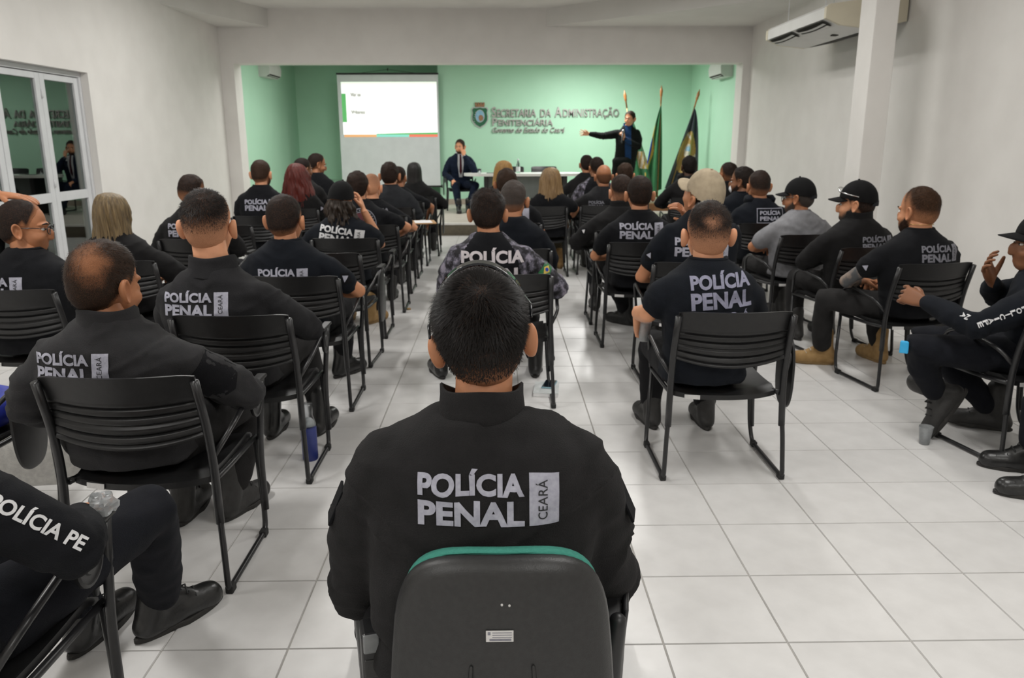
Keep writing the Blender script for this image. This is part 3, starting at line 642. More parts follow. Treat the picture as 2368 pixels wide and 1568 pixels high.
for nm, cu, sp, th in (('relaxed', (22,32,20), .05, .4), ('grip', (58,72,42), .02, .9), ('flat', (8,12,10), .06, .1), ('spread', (-4,8,8), .20, -.1)):
    job(('hand', nm, 0), hand_mb(cu, sp, th), .0032, 2); job(('hand', nm, 1), hand_mb(cu, sp, th), .0055, 1)
def frame(y, z):
    y = unit(y); z = np.asarray(z, float); z = unit(z-y*np.dot(y, z)); x = np.cross(y, z); return np.stack([x, y, z], 1)
for k, (tx, bold) in {'POLÍCIA': ('POLÍCIA', .042), 'PENAL': ('PENAL', .042), 'CEARÁ': ('CEARÁ', .004), 'ARA': ('C E A R Á', .012), 'POLÍCIA PENAL': ('POLÍCIA PENAL', .028), 'stencil': ('POLÍCIA PE', .03), 'emblem': ('GAP', .03), **{c: (c, .035) for c in 'POLÍCIAEN'}}.items(): textjob(('text', k), tx, bold, spacing=1.02)
# ------------------------------------------------------------------ boots
bo = MB(); bo.capsule([(0,-.055,-.058),(0,.05,-.056),(0,.155,-.066)], [.041,.046,.044], 16); bo.capsule([(0,-.045,-.05),(0,-.022,.02),(0,-.012,.11)], [.044,.047,.052], 16); bo.capsule([(0,-.01,.01),(0,.09,-.04)], [.04,.03], 14)
job('boot', bo, .0075, 5)
sole_out = [(.040*math.sin(a)*(1.08 if math.cos(a) > 0 else .86), .052+.150*math.cos(a)) for a in np.linspace(0, 2*math.pi, 28, endpoint=False)]
# ------------------------------------------------------------------ people: phase 1 (raw volumes)
PEOPLE = []
DEF = dict(yaw=0, px=0, py=0, hx=0, hy=-.08, zt=1.25, hs=1.13, head=(4,0,0), sw=.285, belly=1, sleeve='long', shirt='sweat_b', trou='denim', skin='mid', hair=('short','black'), thick=.009, fade=.035, hoff=0,
           armL='lap', armR='lap', legs=None, collar='crew', boots='boot_mat', cap=None, prints=(), face=False, beard=None, chair=True, zn=None, vox=None, strands=0, long=None, scr=False, zseat=0, stand=False, tee=.6, shz=.155, trap=1, lean=0, wr=1, hands='relaxed', lab='', clab='', extra=None, bag=0)
def arm_pose(P, s, kind):
    sw, zn = P['sw'], P['zn']; dz = zn-1.0
    t = {'lap': ((sw-.01,-.03,.665),(.11,.25,.60)), 'rest': ((sw+.05,-.03,.655),(.20,.22,.625)), 'wide': ((sw+.075,-.02,.665),(.16,.20,.63)), 'cross': ((sw+.03,.03,.665),(-.03,.20,.68)),
         'down': ((sw+.015,-.06,.66),(sw-.02,.10,.50)), 'chin': ((sw-.03,.16,.69),(.07,.13,P['zt']-.30)), 'back': ((sw+.03,-.12,.66),(sw-.02,.06,.55)), 'fwd': ((sw-.02,.12,.66),(sw-.08,.38,.66))}
    if isinstance(kind, str):
        e, w_ = t[kind]; e = np.array([s*e[0], e[1]+P['py_'], e[2]+dz*.5]); w_ = np.array([s*w_[0], w_[1]+P['py_']*.4, w_[2]+(dz*.5 if kind != 'chin' else 0)])
    else: e, w_ = np.array(kind[0], float), np.array(kind[1], float)
    return e, w_
def torso_rings(P, infl):
    zn, sw, b = P['zn'], P['sw'], P['belly']; nx, ny = P['nx'], P['ny']; z0 = .43+P['zseat']
    if P['stand']: z0 = .74
    lv = [(0, .074, .076, 1), (.03, .110*P['trap'], .088, 1), (.075, .165*P['trap'], .104, 1), (.12, sw-.072, .118, 1), (.20, sw-.066, .132, 1), (.30, sw-.078, .136*b, .85), (.40, (sw-.095)*b, .134*b, .6), (.50, .182*b, .146*b, .3), (.56, .188*b, .155*b, .1)]
    H = zn-z0; rings = []
    for dz, rx, ry, q in lv:
        z = zn-dz*H/.57; cx = nx*q+P.get('hipx', 0)*(1-q); cy = ny*q+(-.075)*(1-q)-.018*math.sin(math.pi*(1-q)); n = 30; r_ = []
        for k in range(n):
            a = 2*math.pi*k/n; c, s_ = math.cos(a), math.sin(a); e = 2/2.5 if dz > .05 else 1
            r_.append((cx+(rx+infl)*math.copysign(abs(c)**e, c), cy+(ry+infl)*math.copysign(abs(s_)**e, s_), z))
        rings.append(r_)
    return rings
def person(**kw):
    P = dict(DEF); P.update(kw); P['sw'] = P['sw'] if P['sw'] < .27 else .27+(P['sw']-.27)*.45; P['id'] = len(PEOPLE); PEOPLE.append(P)
    if P['zn'] is None: P['zn'] = P['zt']-.245
    P['py_'] = P['hy']+.08; P['nx'] = P['hx']*.75; P['ny'] = P['hy']-.035+P['lean']
    d = math.hypot(P['x'], P['y']); v = P['vox'] or (.0085 if d < 2.3 else .0105 if d < 5.2 else .0135 if d < 8 else .017); P['v'] = v; P['d'] = d
    zn, sw = P['zn'], P['sw']; i = P['id']; loose = .012 if P['shirt'].startswith(('sweat', 'soft')) else .008
    sh = MB(); sh.loft(torso_rings(P, loose)); body = MB(); body.loft(torso_rings(P, -.02)); tr = MB()
    P['arms'] = []
    for s, kind in ((-1, P['armL']), (1, P['armR'])):
        e, w_ = arm_pose(P, s, kind); S = np.array([P['nx']*.9+s*(sw-.082), P['ny']-.008, zn-P['shz']]); P['arms'].append((S, e, w_))
        mid = (e+w_)/2; body.capsule([S, S*.5+e*.5, e, e*.6+w_*.4, w_], [.036, .046, .043, .044, .030], 14)
        hi = S+np.array([-s*.03, 0, .008])
        if P['sleeve'] == 'long': sh.capsule([hi, S*.55+e*.45, e, e*.55+w_*.45, w_*.94+e*.06], [.076, .070+loose*.5, .060+loose*.5, .056, .042], 16)
        else:
            t_ = P['tee']; q = S*(1-t_)+e*t_; sh.capsule([hi, S*.6+q*.4, q], [.074, .074, .070], 16)
    if P['stand']:
        hip = [np.array([s*.09, 0, .93]) for s in (-1, 1)]; legs = P['legs']
    else: hip = [np.array([s*P.get('hipw', .10), -.03, .475+P['zseat']]) for s in (-1, 1)]; legs = P['legs'] or [((-.14,.40,.475),(-.14,.36,.105),0), ((.14,.40,.475),(.15,.38,.105),0)]
    P['legs_'] = legs
    tr.ellipsoid((0, -.045 if not P['stand'] else -.01, (.505+P['zseat']) if not P['stand'] else .93), (.185*P['belly']+P.get('hipw', .10)-.10, .155, .115))
    for h_, (k_, a_, *_) in zip(hip, legs):
        k_, a_ = np.array(k_, float), np.array(a_, float); up = unit(k_-a_); a2 = a_+up*.045
        tr.capsule([h_, h_*.5+k_*.5, k_, k_*.55+a2*.45, a2], [.098, .090, .074, .072, .060], 18); body.capsule([h_, k_, a_], [.07, .05, .04], 10)
    job((i, 'shirt'), sh, v, 6); job((i, 'trou'), tr, v*1.1, 5); job((i, 'body'), body, max(.012, v), 4)
    return P
# ------------------------------------------------------------------ people: phase 2
def np_rot(pitch, yaw, roll):
    return np.array(Matrix.Rotation(R(yaw), 3, 'Z') @ Matrix.Rotation(R(-pitch), 3, 'X') @ Matrix.Rotation(R(roll), 3, 'Y'))
def attr(me, name, vals):
    a = me.attributes.new(name, 'FLOAT', 'POINT'); a.data.foreach_set('value', np.asarray(vals, dtype=np.float32))
def sub(v, f, keep):
    keep = np.asarray(keep); idx = -np.ones(len(v), int); ff = [q for q in f if all(keep[k] for k in q)]; used = sorted({k for q in ff for k in q}); idx[used] = np.arange(len(used))
    return used, [tuple(int(idx[k]) for k in q) for q in ff]
def grid_cut(v, f, step):
    bm = bmesh.new(); bv = [bm.verts.new(p) for p in v]
    for q in f:
        try: bm.faces.new([bv[k] for k in q])
        except ValueError: pass
    for ax in (0, 1):
        lo, hi = min(p[ax] for p in v), max(p[ax] for p in v); t = lo+step
        while t < hi:
            co = [0,0,0]; co[ax] = t; no = [0,0,0]; no[ax] = 1
            bmesh.ops.bisect_plane(bm, geom=bm.verts[:]+bm.edges[:]+bm.faces[:], plane_co=co, plane_no=no); t += step
    bm.verts.index_update(); o = (np.array([p.co[:] for p in bm.verts]), [tuple(p.index for p in q.verts) for q in bm.faces]); bm.free(); return o
_caps = {}
def text2d(key, w_, h_):
    """text mesh scaled so that it is w wide and its capitals h high, centred on x, baseline 0"""
    v, f = OUT[('text', key)]; cap = .0
    if 'cap' not in _caps: q = OUT[('text', 'PENAL')][0]; _caps['cap'] = (q[:,1].min(), q[:,1].max())
    lo, hi = _caps['cap']; x0, x1 = v[:,0].min(), v[:,0].max()
    return np.stack([((v[:,0]-x0)/(x1-x0)-.5)*w_, (v[:,1]-lo)/(hi-lo)*h_, np.zeros(len(v))], 1), f
def rect2d(x0, x1, y0, y1): return np.array([(x0,y0,0),(x1,y0,0),(x1,y1,0),(x0,y1,0)], float), [(0,1,2,3)]
def disc2d(cx, cy, r0, r1=0, n=32, sx=1):
    if r1 == 0: return np.array([(cx+r0*sx*math.cos(a), cy+r0*math.sin(a), 0) for a in np.linspace(0, 2*math.pi, n, endpoint=False)]), [tuple(range(n))]
    v = [(cx+q*sx*math.cos(a), cy+q*math.sin(a), 0) for q in (r0, r1) for a in np.linspace(0, 2*math.pi, n, endpoint=False)]
    return np.array(v), [(k, (k+1) % n, n+(k+1) % n, n+k) for k in range(n)]
def decal(P, bvh, v2, f, org, axs, axt, d, mname, name, parent, off=.003, step=.014):
    v2, f = grid_cut(v2, f, step); org, axs, axt, d = [np.array(q, float) for q in (org, axs, axt, d)]; d = unit(d)
    V = []; ok = []
    for s_, t_, _ in v2:
        p = org+axs*s_+axt*t_; loc, nor, idx, dist = bvh.ray_cast(Vector(p-d*.6), Vector(d), 1.3)
        if loc is None: V.append((0,0,0)); ok.append(False)
        else: V.append(tuple(loc-Vector(d)*off)); ok.append(True)
    used, ff = sub(V, f, ok)
    if not ff: return None
    me = npmesh(name, np.array([V[k] for k in used]), ff); return link(name, me, [M[mname]], parent, True)
def back_print(P, bvh, par, kind, w_=.30, dx=0, dz=-.185, mn='print', tilt=0):
    o = np.array([P['nx']+dx, 0, P['zn']+dz]); c, s_ = math.cos(R(tilt)), math.sin(R(tilt)); ax, at, d = (c,0,s_), (-s_,0,c), (0,1,0)
    def put(v, f, m, n, off=.003): return decal(P, bvh, v, f, o, ax, at, d, m, n, par, off, .008 if P['d'] < 3.9 else .012 if P['d'] < 6 else .02)
    k = w_/.30
    if kind == 'std':
        tw = .228*k
        for key, hh, yy in (('POLÍCIA', .044*k, .010*k), ('PENAL', .053*k, -.053*k)):
            v, f = text2d(key, tw, hh); v = v+np.array([-.036*k, yy, 0]); put(v, f, mn, 'print_line')
        put(*rect2d(.088*k, .152*k, -.053*k, .056*k), mn, 'print_panel')
        v, f = text2d('CEARÁ', .085*k, .022*k); v = np.stack([.128*k-v[:,1]*1, v[:,0]*1+.002*k, v[:,2]], 1); put(v, f, 'ink', 'print_panel_text', .0042)
    elif kind == 'big':
        for key, hh, yy, tw in (('POLÍCIA', .062*k, .03*k, .27*k), ('PENAL', .075*k, -.058*k, .275*k), ('ARA', .03*k, -.105*k, .25*k)):
            v, f = text2d(key, tw, hh); v = v+np.array([0, yy, 0]); put(v, f, mn, 'print_line')
    elif kind == 'two':
        for key, hh, yy in (('POLÍCIA', .048*k, .006*k), ('PENAL', .058*k, -.066*k)):
            v, f = text2d(key, .26*k, hh); v = v+np.array([0, yy, 0]); put(v, f, mn, 'print_line')
    elif kind == 'frame':
        for key, hh, yy in (('POLÍCIA', .038*k, .008*k), ('PENAL', .040*k, -.048*k)):
            v, f = text2d(key, .21*k, hh); v = v+np.array([0, yy, 0]); put(v, f, mn, 'print_line')
        for a in ((-.135,.135,.066,.072),(-.135,.135,-.072,-.066),(-.135,-.129,-.066,.066),(.129,.135,-.066,.066)): put(*rect2d(*[q*k for q in a]), mn, 'print_border')
    elif kind == 'wide':
        v, f = text2d('POLÍCIA', .34*k, .066*k); put(v, f, mn, 'print_line'); v, f = text2d('PENAL', .34*k, .05*k); put(v-np.array([0,.075*k,0]), f, mn, 'print_line')
    elif kind == 'round':
        put(*disc2d(0, 0, .150*k, .143*k, 40), 'print_dim', 'emblem_ring'); put(*disc2d(0, 0, .115*k, .109*k, 40), 'print_dim', 'emblem_ring'); put(*disc2d(0, 0, .105*k), 'maroon', 'emblem_disc', .0026)
        v, f = text2d('emblem', .11*k, .05*k); put(v-np.array([0,.025*k,0]), f, 'ink', 'emblem_mark', .0042)
        for q in range(22):
            a = math.pi*(q/21*1.5-.25); put(*rect2d(.129*k*math.cos(a)-.006*k, .129*k*math.cos(a)+.006*k, .129*k*math.sin(a)-.005*k, .129*k*math.sin(a)+.005*k), 'print_dim', 'emblem_letter')
    elif kind == 'panel': put(*rect2d(-.03*k, .03*k, -.055*k, .055*k), 'print', 'print_panel')
def strand_mesh(pts, nrm, flow, L_, wd, mname, parent, name='hair_strands'):
    n = len(pts); side = np.cross(flow, nrm); side /= np.maximum(np.linalg.norm(side, axis=1, keepdims=True), 1e-6)
    L_ = L_[:, None]; mid = pts+flow*L_*.5+nrm*L_*.22; tip = pts+flow*L_+nrm*L_*.22
    V = np.stack([pts-side*wd, pts+side*wd, mid+side*wd*.8, mid-side*wd*.8, tip], 1).reshape(-1, 3); b = np.arange(n)*5
    F = np.stack([b, b+1, b+2, b+3], 1).tolist()+np.stack([b+3, b+2, b+4], 1).tolist()
    o = link(name, npmesh(name, V, F), [mname], parent, True); tag(o, kind='stuff'); return o
def long_hair(P, par, hc, Rm, hs, spec):
    """C-shaped fall of hair: levels (dz, rx, ry back, cy, half angle)"""
    lv, mname, wav, curl = spec; n = 90; nz = 40; zs = np.array([q[0] for q in lv]); V = []
    for th in (0, 1):
        for j in range(nz+1):
            t = j/nz; z = zs[0]+(zs[-1]-zs[0])*t; g = lambda c: np.interp(-z, -zs, [q[c] for q in lv])
            rx, ry, cy, am = g(1), g(2), g(3), g(4)
            for i in range(n+1):
                a = R(-am+2*am*i/n); k = np.array([[a*9+3, z*curl, 1.7+P['id']]]); k2 = np.array([[a*26, z*curl*1.5, 9.1]])
                d = (vnoise(k)[0]*wav+vnoise(k2)[0]*wav*.5)*min(1, t*2.5+.25)-(.022 if th else 0)
                V.append((math.sin(a)*(rx+d), cy-math.cos(a)*(ry+d), z+(vnoise(k2*1.7)[0]*.03 if j == nz else 0)))
    V = np.array(V)*hs
    # the crown turns with the head, the fall hangs straight
    tt = np.clip((V[:,2]+.10*hs)/(.14*hs), 0, 1)[:,None]; V = (V@Rm.T)*tt+V*(1-tt)+hc
    m_ = (nz+1)*(n+1); F = []
    for j in range(nz):
        for i in range(n):
            a = j*(n+1)+i; F += [(a, a+n+1, a+n+2, a+1), (m_+a, m_+a+1, m_+a+n+2, m_+a+n+1)]
    for i in range(n): F += [(i, i+1, m_+i+1, m_+i), (nz*(n+1)+i, m_+nz*(n+1)+i, m_+nz*(n+1)+i+1, nz*(n+1)+i+1)]
    for j in range(nz):
        for i in (0, n): a = j*(n+1)+i; F.append((a, m_+a, m_+a+n+1, a+n+1) if i else (a, a+n+1, m_+a+n+1, m_+a))
    # crown cap
    return link('hair', npmesh('hair', V, F), [M[mname]], par, True)
def make_cap(P, par, hc, Rm, hs, spec):
    mname, brim_yaw, back, tall = spec; 
    Pn = DIRS*(star(HPR[:2], DIRS, 120)+.014)[:,None]; z = Pn[:,2]; Pn = Pn.copy(); Pn[:,2] += np.where(z > .03, (z-.03)*tall, 0)
    a = np.arctan2(DIRS[:,0], DIRS[:,1]); cut = .022-.018*np.cos(a-math.pi)*0+np.where(DIRS[:,1] < 0, -.028*(-DIRS[:,1]), .022*DIRS[:,1])
    keep = z > cut; bz = np.array(Matrix.Rotation(R(brim_yaw), 3, 'Z'))
    used, ff = sub(Pn, GF+GF_CAP[:1], keep); V = Pn[used]*hs; th = np.linalg.norm(V[:,:2], axis=1) 
    V = V+0; inner = V*np.array([.94,.94,.96]); o = len(V); F = ff+[tuple(k+o for k in q)[::-1] for q in ff]
    W = np.concatenate([V, inner])@Rm.T+hc; cap = link('cap', npmesh('cap', W, F), [M[mname]], par, True)
    n = 22; br = []
    for lay in (0, 1):
        for q in range(6):
            for i in range(n+1):
                t = R(-62+124*i/n); r0 = .098; ext = .075*math.cos(t*.95)**.6*q/5; x = math.sin(t)*(.078+ext*.18); y = math.cos(t)*r0+ext*1.0-.012; z_ = .040-.20*ext*0-.022*(1-math.cos(t*1.1))*1.6-.16*ext+.0045*lay+.004
                if back: y, z_ = y-.012-ext*.62, z_-.062-ext*.55
                br.append((x, y, z_))
    m_ = 6*(n+1); F = []
    for q in range(5):
        for i in range(n): a_ = q*(n+1)+i; F += [(a_, a_+n+1, a_+n+2, a_+1), (m_+a_, m_+a_+1, m_+a_+n+2, m_+a_+n+1)]
    for i in range(n): a_ = 5*(n+1)+i; F.append((a_, m_+a_, m_+a_+1, a_+1))
    br = (np.array(br)*hs)@bz.T; link('brim', npmesh('brim', br@Rm.T+hc, F), [M[mname]], cap, True)
    top = np.array([0, -.014, .128+.014+.09*tall*.98])*hs; bt = MB(); bt.ellipsoid((0,0,0), (.008,.008,.005), 10, 6); link('cap_button', npmesh('cap_button', np.array(bt.v)+(Rm@(top-np.array([0,0,.006])))+hc, bt.f), [M[mname]], cap, True)
    return cap
def finish(P):
    i = P['id']; hs = P['hs']; root = empty('person', (P['x']+P['px'], P['y']+P['py'], P.get('floor', 0)), R(P['yaw'])); tag(root, P['lab'], 'person'); P['root'] = root
    sk = SK[P['skin']]; Rm = np_rot(*P['head']); far = P['d'] > 6
    hc = np.array([P['hx'], P['hy'], P['zt']-.124*hs-P['thick']*.6])
    if P['cap']: hc[2] -= .012*hs
    P['hc'], P['Rm'] = hc, Rm
    # body: arms, trunk and legs, neck, head, ears, hands in one mesh
    v, f = OUT[(i, 'body')]; VV = [v]; FF = list(f); o = len(v)
    def app(v, f):
        nonlocal o
        VV.append(np.asarray(v)); FF.extend([tuple(k+o for k in q) for q in f]); o += len(v)
    hv = (DIRS*HEAD[:,None]*hs)@Rm.T+hc; app(hv, GF+GF_CAP)
    nk = MB(); a = hc+Rm@(np.array([0,-.016,-.03])*hs); b = np.array([P['nx'], P['ny']+.008, P['zn']-.07]); nr = P.get('neck', 1); nk.tube([a, a*.55+b*.45+np.array([0,-.004,0]), b+np.array([0,0,.045]), b], [.052*hs*nr, .053*hs*nr, .060*hs*nr, .085*hs], 22); app(nk.v, nk.f)
    for ev, ef in EARS:
        if P['long'] and P['long'] != 'show': break
        app((ev*hs)@Rm.T+hc, ef)
    HD = P.get('hand', {})
    for k, s in enumerate((-1, 1)):
        S, e, w_ = P['arms'][k]; d = unit(w_-e); spec = HD.get('LR'[k]); pose = P['hands']; dirv = d; pal = np.array([0,0,-1.]) if abs(d[2]) < .8 else np.array([-s,.2,0.])
        if spec: pose, dirv, pal = spec[0], np.array(spec[1], float), np.array(spec[2], float)
        q, ff = OUT[('hand', pose, 1 if far else 0)]; q = q*np.array([s, 1, 1])*1.08*(hs/1.13)
        Fm = frame(dirv, -pal); app(q@Fm.T+w_+unit(dirv)*.012, ff if s > 0 else [t[::-1] for t in ff])
    body = link('body', npmesh('body', np.concatenate(VV), FF), [sk], root, True)
    # hair
    st, hcn = P['hair']
    if st != 'none':
        base = star(HPR[:3], DIRS, 160); Pn = DIRS*base[:,None]; den = hair_density(Pn, st, P['fade'], P['hoff'])
        top = np.clip((Pn[:,2]+.02)/.09, 0, 1); thick = .0016+P['thick']*den*(.35+.65*top)
        tuft = 1+.30*vnoise(Pn*55+i*3.1)+.22*vnoise(Pn*120+i)
        V = DIRS*(base+thick*tuft/hs)[:,None]; keep = den > .012; used, ff = sub(V, GF+GF_CAP[:1], keep)
        V = V*hs; me = npmesh('hair', V[used]@Rm.T+hc, ff); attr(me, 'hairmask', np.clip(den[used]*P.get('dgain', 1), 0, 1)); ho = link('hair', me, [hairmat(hcn, P['skin'])], root, True)
        if P['strands']:
            idx = np.where(den > .55)[0]; idx = idx[V[idx,2] > -.2]; wgt = np.sin(np.arccos(np.clip(DIRS[idx,2], -1, 1)))+.03; pick = rng.choice(idx, P['strands'], p=wgt/wgt.sum())
            jit = rng.normal(0, .0022, (P['strands'], 3)); pt = V[pick]+jit; nm = unit_rows(DIRS[pick]*np.array([1,.8,.9]))
            crown = np.array([.012,-.072,.085])*hs; rad = pt-crown; rad = rad-nm*(rad*nm).sum(1, keepdims=True); rad = unit_rows(rad); sw_ = np.cross(nm, rad); fl_ = unit_rows(rad+sw_*.35*np.exp(-np.linalg.norm(pt-crown, axis=1, keepdims=True)/.03)+rng.normal(0, .22, pt.shape))
            fl_ = unit_rows(fl_-nm*(fl_*nm).sum(1, keepdims=True)*.8)
            Ln = (.003+P['thick']*1.3*den[pick]**2*(.30+.70*top[pick]))*rng.uniform(.7, 1.3, len(pick)); strand_mesh((pt-nm*.002)@Rm.T+hc, nm@Rm.T, fl_@Rm.T, Ln, .00055, M['strand'][hcn], ho)
    if P['long'] and P['long'] != 'show': long_hair(P, root, hc, Rm, hs, P['long'])
    if P['beard']:
        bc, lo = P['beard']; base = star(HPR, DIRS, 200); Pn = DIRS*base[:,None]; a = np.degrees(np.arctan2(np.abs(Pn[:,0]), Pn[:,1]))
        den = np.clip((-.052-Pn[:,2]+np.where(a > 35, (a-35)*.0011, 0))/.02, 0, 1)*np.clip((86-a)/10, 0, 1)*np.clip((Pn[:,2]+.135)/.02, 0, 1)
        used, ff = sub(Pn, GF, den > .03); W = DIRS*(base+.001+lo*den)[:,None]*hs; me = npmesh('beard', W[used]@Rm.T+hc, ff); attr(me, 'hairmask', den[used]*.95); link('beard', me, [hairmat(bc, P['skin'])], root, True)
    if P['face']:
        for s in (-1, 1):
            e = MB(); e.ellipsoid((0,0,0), (.0125,.009,.0065), 14, 8); c_ = np.array([s*.031,.079,.001]); link('eye', npmesh('eye', (np.array(e.v)+c_)*hs@Rm.T+hc, e.f), [M['eye_w']], body, True)
            e = MB(); e.ellipsoid((0,0,0), (.0056,.0035,.0056), 12, 6); link('iris', npmesh('iris', (np.array(e.v)+c_+np.array([0,.0070,0]))*hs@Rm.T+hc, e.f), [M['eye_d']], body, True)
            e = MB(); e.capsule([(s*.014,.096,.024),(s*.030,.092,.028),(s*.046,.080,.022)], [.0030,.0036,.0022], 8); link('eyebrow', npmesh('eyebrow', np.array(e.v)*hs@Rm.T+hc, e.f), [M['strand'][hcn if st != 'none' else 'black']], body, True)
        for z0, rr in ((-.0712,.0036),(-.0775,.0042)):
            e = MB(); e.capsule([(-.019,.0815,z0-.001),(0,.0885,z0),(.019,.0815,z0-.001)], [.0025,rr,.0025], 8); link('lip', npmesh('lip', np.array(e.v)*hs@Rm.T+hc, e.f), [M['lips']], body, True)
    # shirt
    v, f = OUT[(i, 'shirt')]; rs = i*7.3; me = npmesh('t', v, f); nr_ = np.empty(len(v)*3, dtype=np.float32); me.vertex_normals.foreach_get('vector', nr_); nr_ = nr_.reshape(-1, 3)
    wr = .0045*P['wr']; sx_ = np.sign(v[:,0]-P['nx']+1e-6); dg = np.stack([v[:,0]*3+sx_*v[:,2]*3, v[:,1]*6, (v[:,2]-sx_*v[:,0]*.55)*17], 1)
    disp = vnoise(v*np.array([7,7,16])+rs)*wr+vnoise(v*np.array([15,15,34])+rs*2)*wr*.45+((1-np.abs(vnoise(dg+rs)))**5-.25)*wr*1.1
    low = np.clip((P['zn']-.25-v[:,2])/.2, 0, 1); disp += np.abs(vnoise(v*np.array([5,5,24])+rs*3))*wr*1.3*low
    for S, e, w_ in P['arms']:      # creases gather at the elbow
        de = np.linalg.norm(v-e, axis=1); q = np.exp(-(de/.09)**2); disp += q*.006*np.sin(((v-e)@unit(w_-S))*110+vnoise(v*22)*2.5)
    v = v+nr_*disp[:,None]; bpy.data.meshes.remove(me)
    nm = {'tee': 't_shirt', 'grey': 't_shirt', 'swea': 'sweatshirt', 'soft': 'jacket', 'suit': 'suit_jacket', 'vest': 'vest', 'camo': 'combat_shirt'}[P['shirt'][:4] if P['shirt'][:3] != 'tee' else 'tee']
    me = npmesh(nm, v, f); mats = [M[P['shirt']]]
    if P.get('sleeve_mat'):
        mats.append(M[P['sleeve_mat']]); me.materials.append(mats[0]); me.materials.append(mats[1]); mi = []
        for p in f:
            c_ = v[list(p)].mean(0); zz = P['zn']-c_[2]; mi.append(1 if abs(c_[0]-P['nx']) > P['sw']-.135+max(0, (zz-.10))*.22-max(0, .10-zz)*.75 else 0)
        me.polygons.foreach_set('material_index', mi)
    so_ = link(nm, me, mats, root, True); P['shirt_o'] = so_; bvh = BVHTree.FromPolygons(v.tolist(), f); P['bvh'] = bvh
    nb = np.array([P['nx'], P['ny'], P['zn']])
    if P['collar'] == 'crew':
        pth = [nb+np.array([.073*math.cos(a)*hs/1.08, .074*math.sin(a)*hs/1.08+.004, -.004-.030*max(0, math.sin(a))]) for a in np.linspace(0, 2*math.pi, 33)]
        MB().tube(pth, .0085, 8, caps=False).build('neckband', M[P['shirt']], so_, True)
    elif P['collar'] in ('stand', 'shirt'):
        hgt = P.get('colh', .040) if P['collar'] == 'stand' else .035; rings = []
        for q, rr in ((-.040, .104), (-.012, .093), (hgt*.6, .088), (hgt, .088), (hgt+.003, .084), (hgt, .079), (-.03, .072)):
            rings.append([tuple(nb+np.array([(rr*hs/1.1)*math.cos(a)*1.02, (rr*hs/1.1)*math.sin(a)+.006, q-.004-.045*max(0, math.sin(a))+.004*math.sin(3*a+i)])) for a in np.linspace(0, 2*math.pi, 40, endpoint=False)])
        MB().loft(rings, caps=False).build('collar', M[P['shirt'] if P['collar'] == 'stand' else P.get('collar_mat', 'shirt_w')], so_, True)
    elif P['collar'] == 'hood':
        hb = MB(); n = 26; rings = []
        for q in range(17):
            a = R(180+(-125+250*q/16)+90-180); c_ = nb+np.array([.105*math.cos(a), .10*math.sin(a), -.012-.01*math.sin(a)]); r0 = .020+.030*math.sin(math.pi*q/16)
            rings.append([tuple(c_+np.array([math.cos(a)*r0*math.cos(b)*1.0, math.sin(a)*r0*math.cos(b), r0*1.05*math.sin(b)+.006*math.sin(4*b+q)])) for b in np.linspace(0, 2*math.pi, n, endpoint=False)])
        hb.loft(rings).build('hood', M[P['shirt']], so_, True)
    for pr in P['prints']: back_print(P, bvh, so_, **pr)
    # trousers
    v, f = OUT[(i, 'trou')]; me = npmesh('trousers', v, f); nr_ = np.empty(len(v)*3, dtype=np.float32); me.vertex_normals.foreach_get('vector', nr_)
    disp = vnoise(v*np.array([14,14,14])+rs)*.006+vnoise(v*np.array([30,30,30])+rs)*.0028; me.vertices.foreach_set('co', (v+nr_.reshape(-1, 3)*disp[:,None]).astype(np.float32).ravel()); me.update(); P['trou_o'] = link('trousers', me, [M[P['trou']]], root, True)
    # boots
    for k_, a_, fy, *pp in P['legs_']:
        bt = bpy.data.objects.new('boot', boot_mesh(P['boots'])); C.objects.link(bt); bt.parent = root; bt.matrix_local = Matrix.Translation(a_) @ Matrix.Rotation(R(fy), 4, 'Z') @ Matrix.Rotation(R(pp[0] if pp else 0), 4, 'X') @ Matrix.Rotation(R(pp[1] if len(pp) > 1 else 0), 4, 'Y') @ Matrix.Scale(1.06, 4)
        so2 = bpy.data.objects.new('sole', SOLE['sole_tan' if 'tan' in P['boots'] else 'sole']); C.objects.link(so2); so2.parent = bt
        if P['d'] < 7.5: l_ = bpy.data.objects.new('lace', LACE['lace_w' if 'tan' in P['boots'] else 'lace']); C.objects.link(l_); l_.parent = bt
    if P['cap']: make_cap(P, root, hc, Rm, hs, P['cap'])
    if P['extra']: P['extra'](P, root)
def unit_rows(a): return a/np.maximum(np.linalg.norm(a, axis=1, keepdims=True), 1e-9)
_bm = {}
def boot_mesh(m):
    if m not in _bm:
        v, f = OUT['boot']; v = v.copy(); v[:,2] = np.maximum(v[:,2], -.088); me = npmesh('boot', v, f); me.materials.append(M[m]); me.polygons.foreach_set('use_smooth', [True]*len(f)); _bm[m] = me
    return _bm[m]
SOLE, LACE = {}, {}
for n in ('sole', 'sole_tan'):
    s_ = MB(); s_.loft([[(x*q*1.06, .052+(y-.052)*q, z) for x, y in sole_out] for q, z in ((.95,-.099),(1,-.094),(1,-.084),(.96,-.080))]); SOLE[n] = s_.mesh('sole'); SOLE[n].materials.append(M[n])
for n in ('lace', 'lace_w'):
    s_ = MB()
    for k in range(5):
        y, z = .105-.026*k, -.017+.0195*k; s_.tube([(-.030, y-.012, z-.010), (0, y, z+.006), (.030, y-.012, z-.010)], .0028, 6); s_.tube([(-.026, y-.010, z-.006), (.026, y-.030, z+.012)], .0024, 6)
    LACE[n] = s_.mesh('lace'); LACE[n].materials.append(M[n])
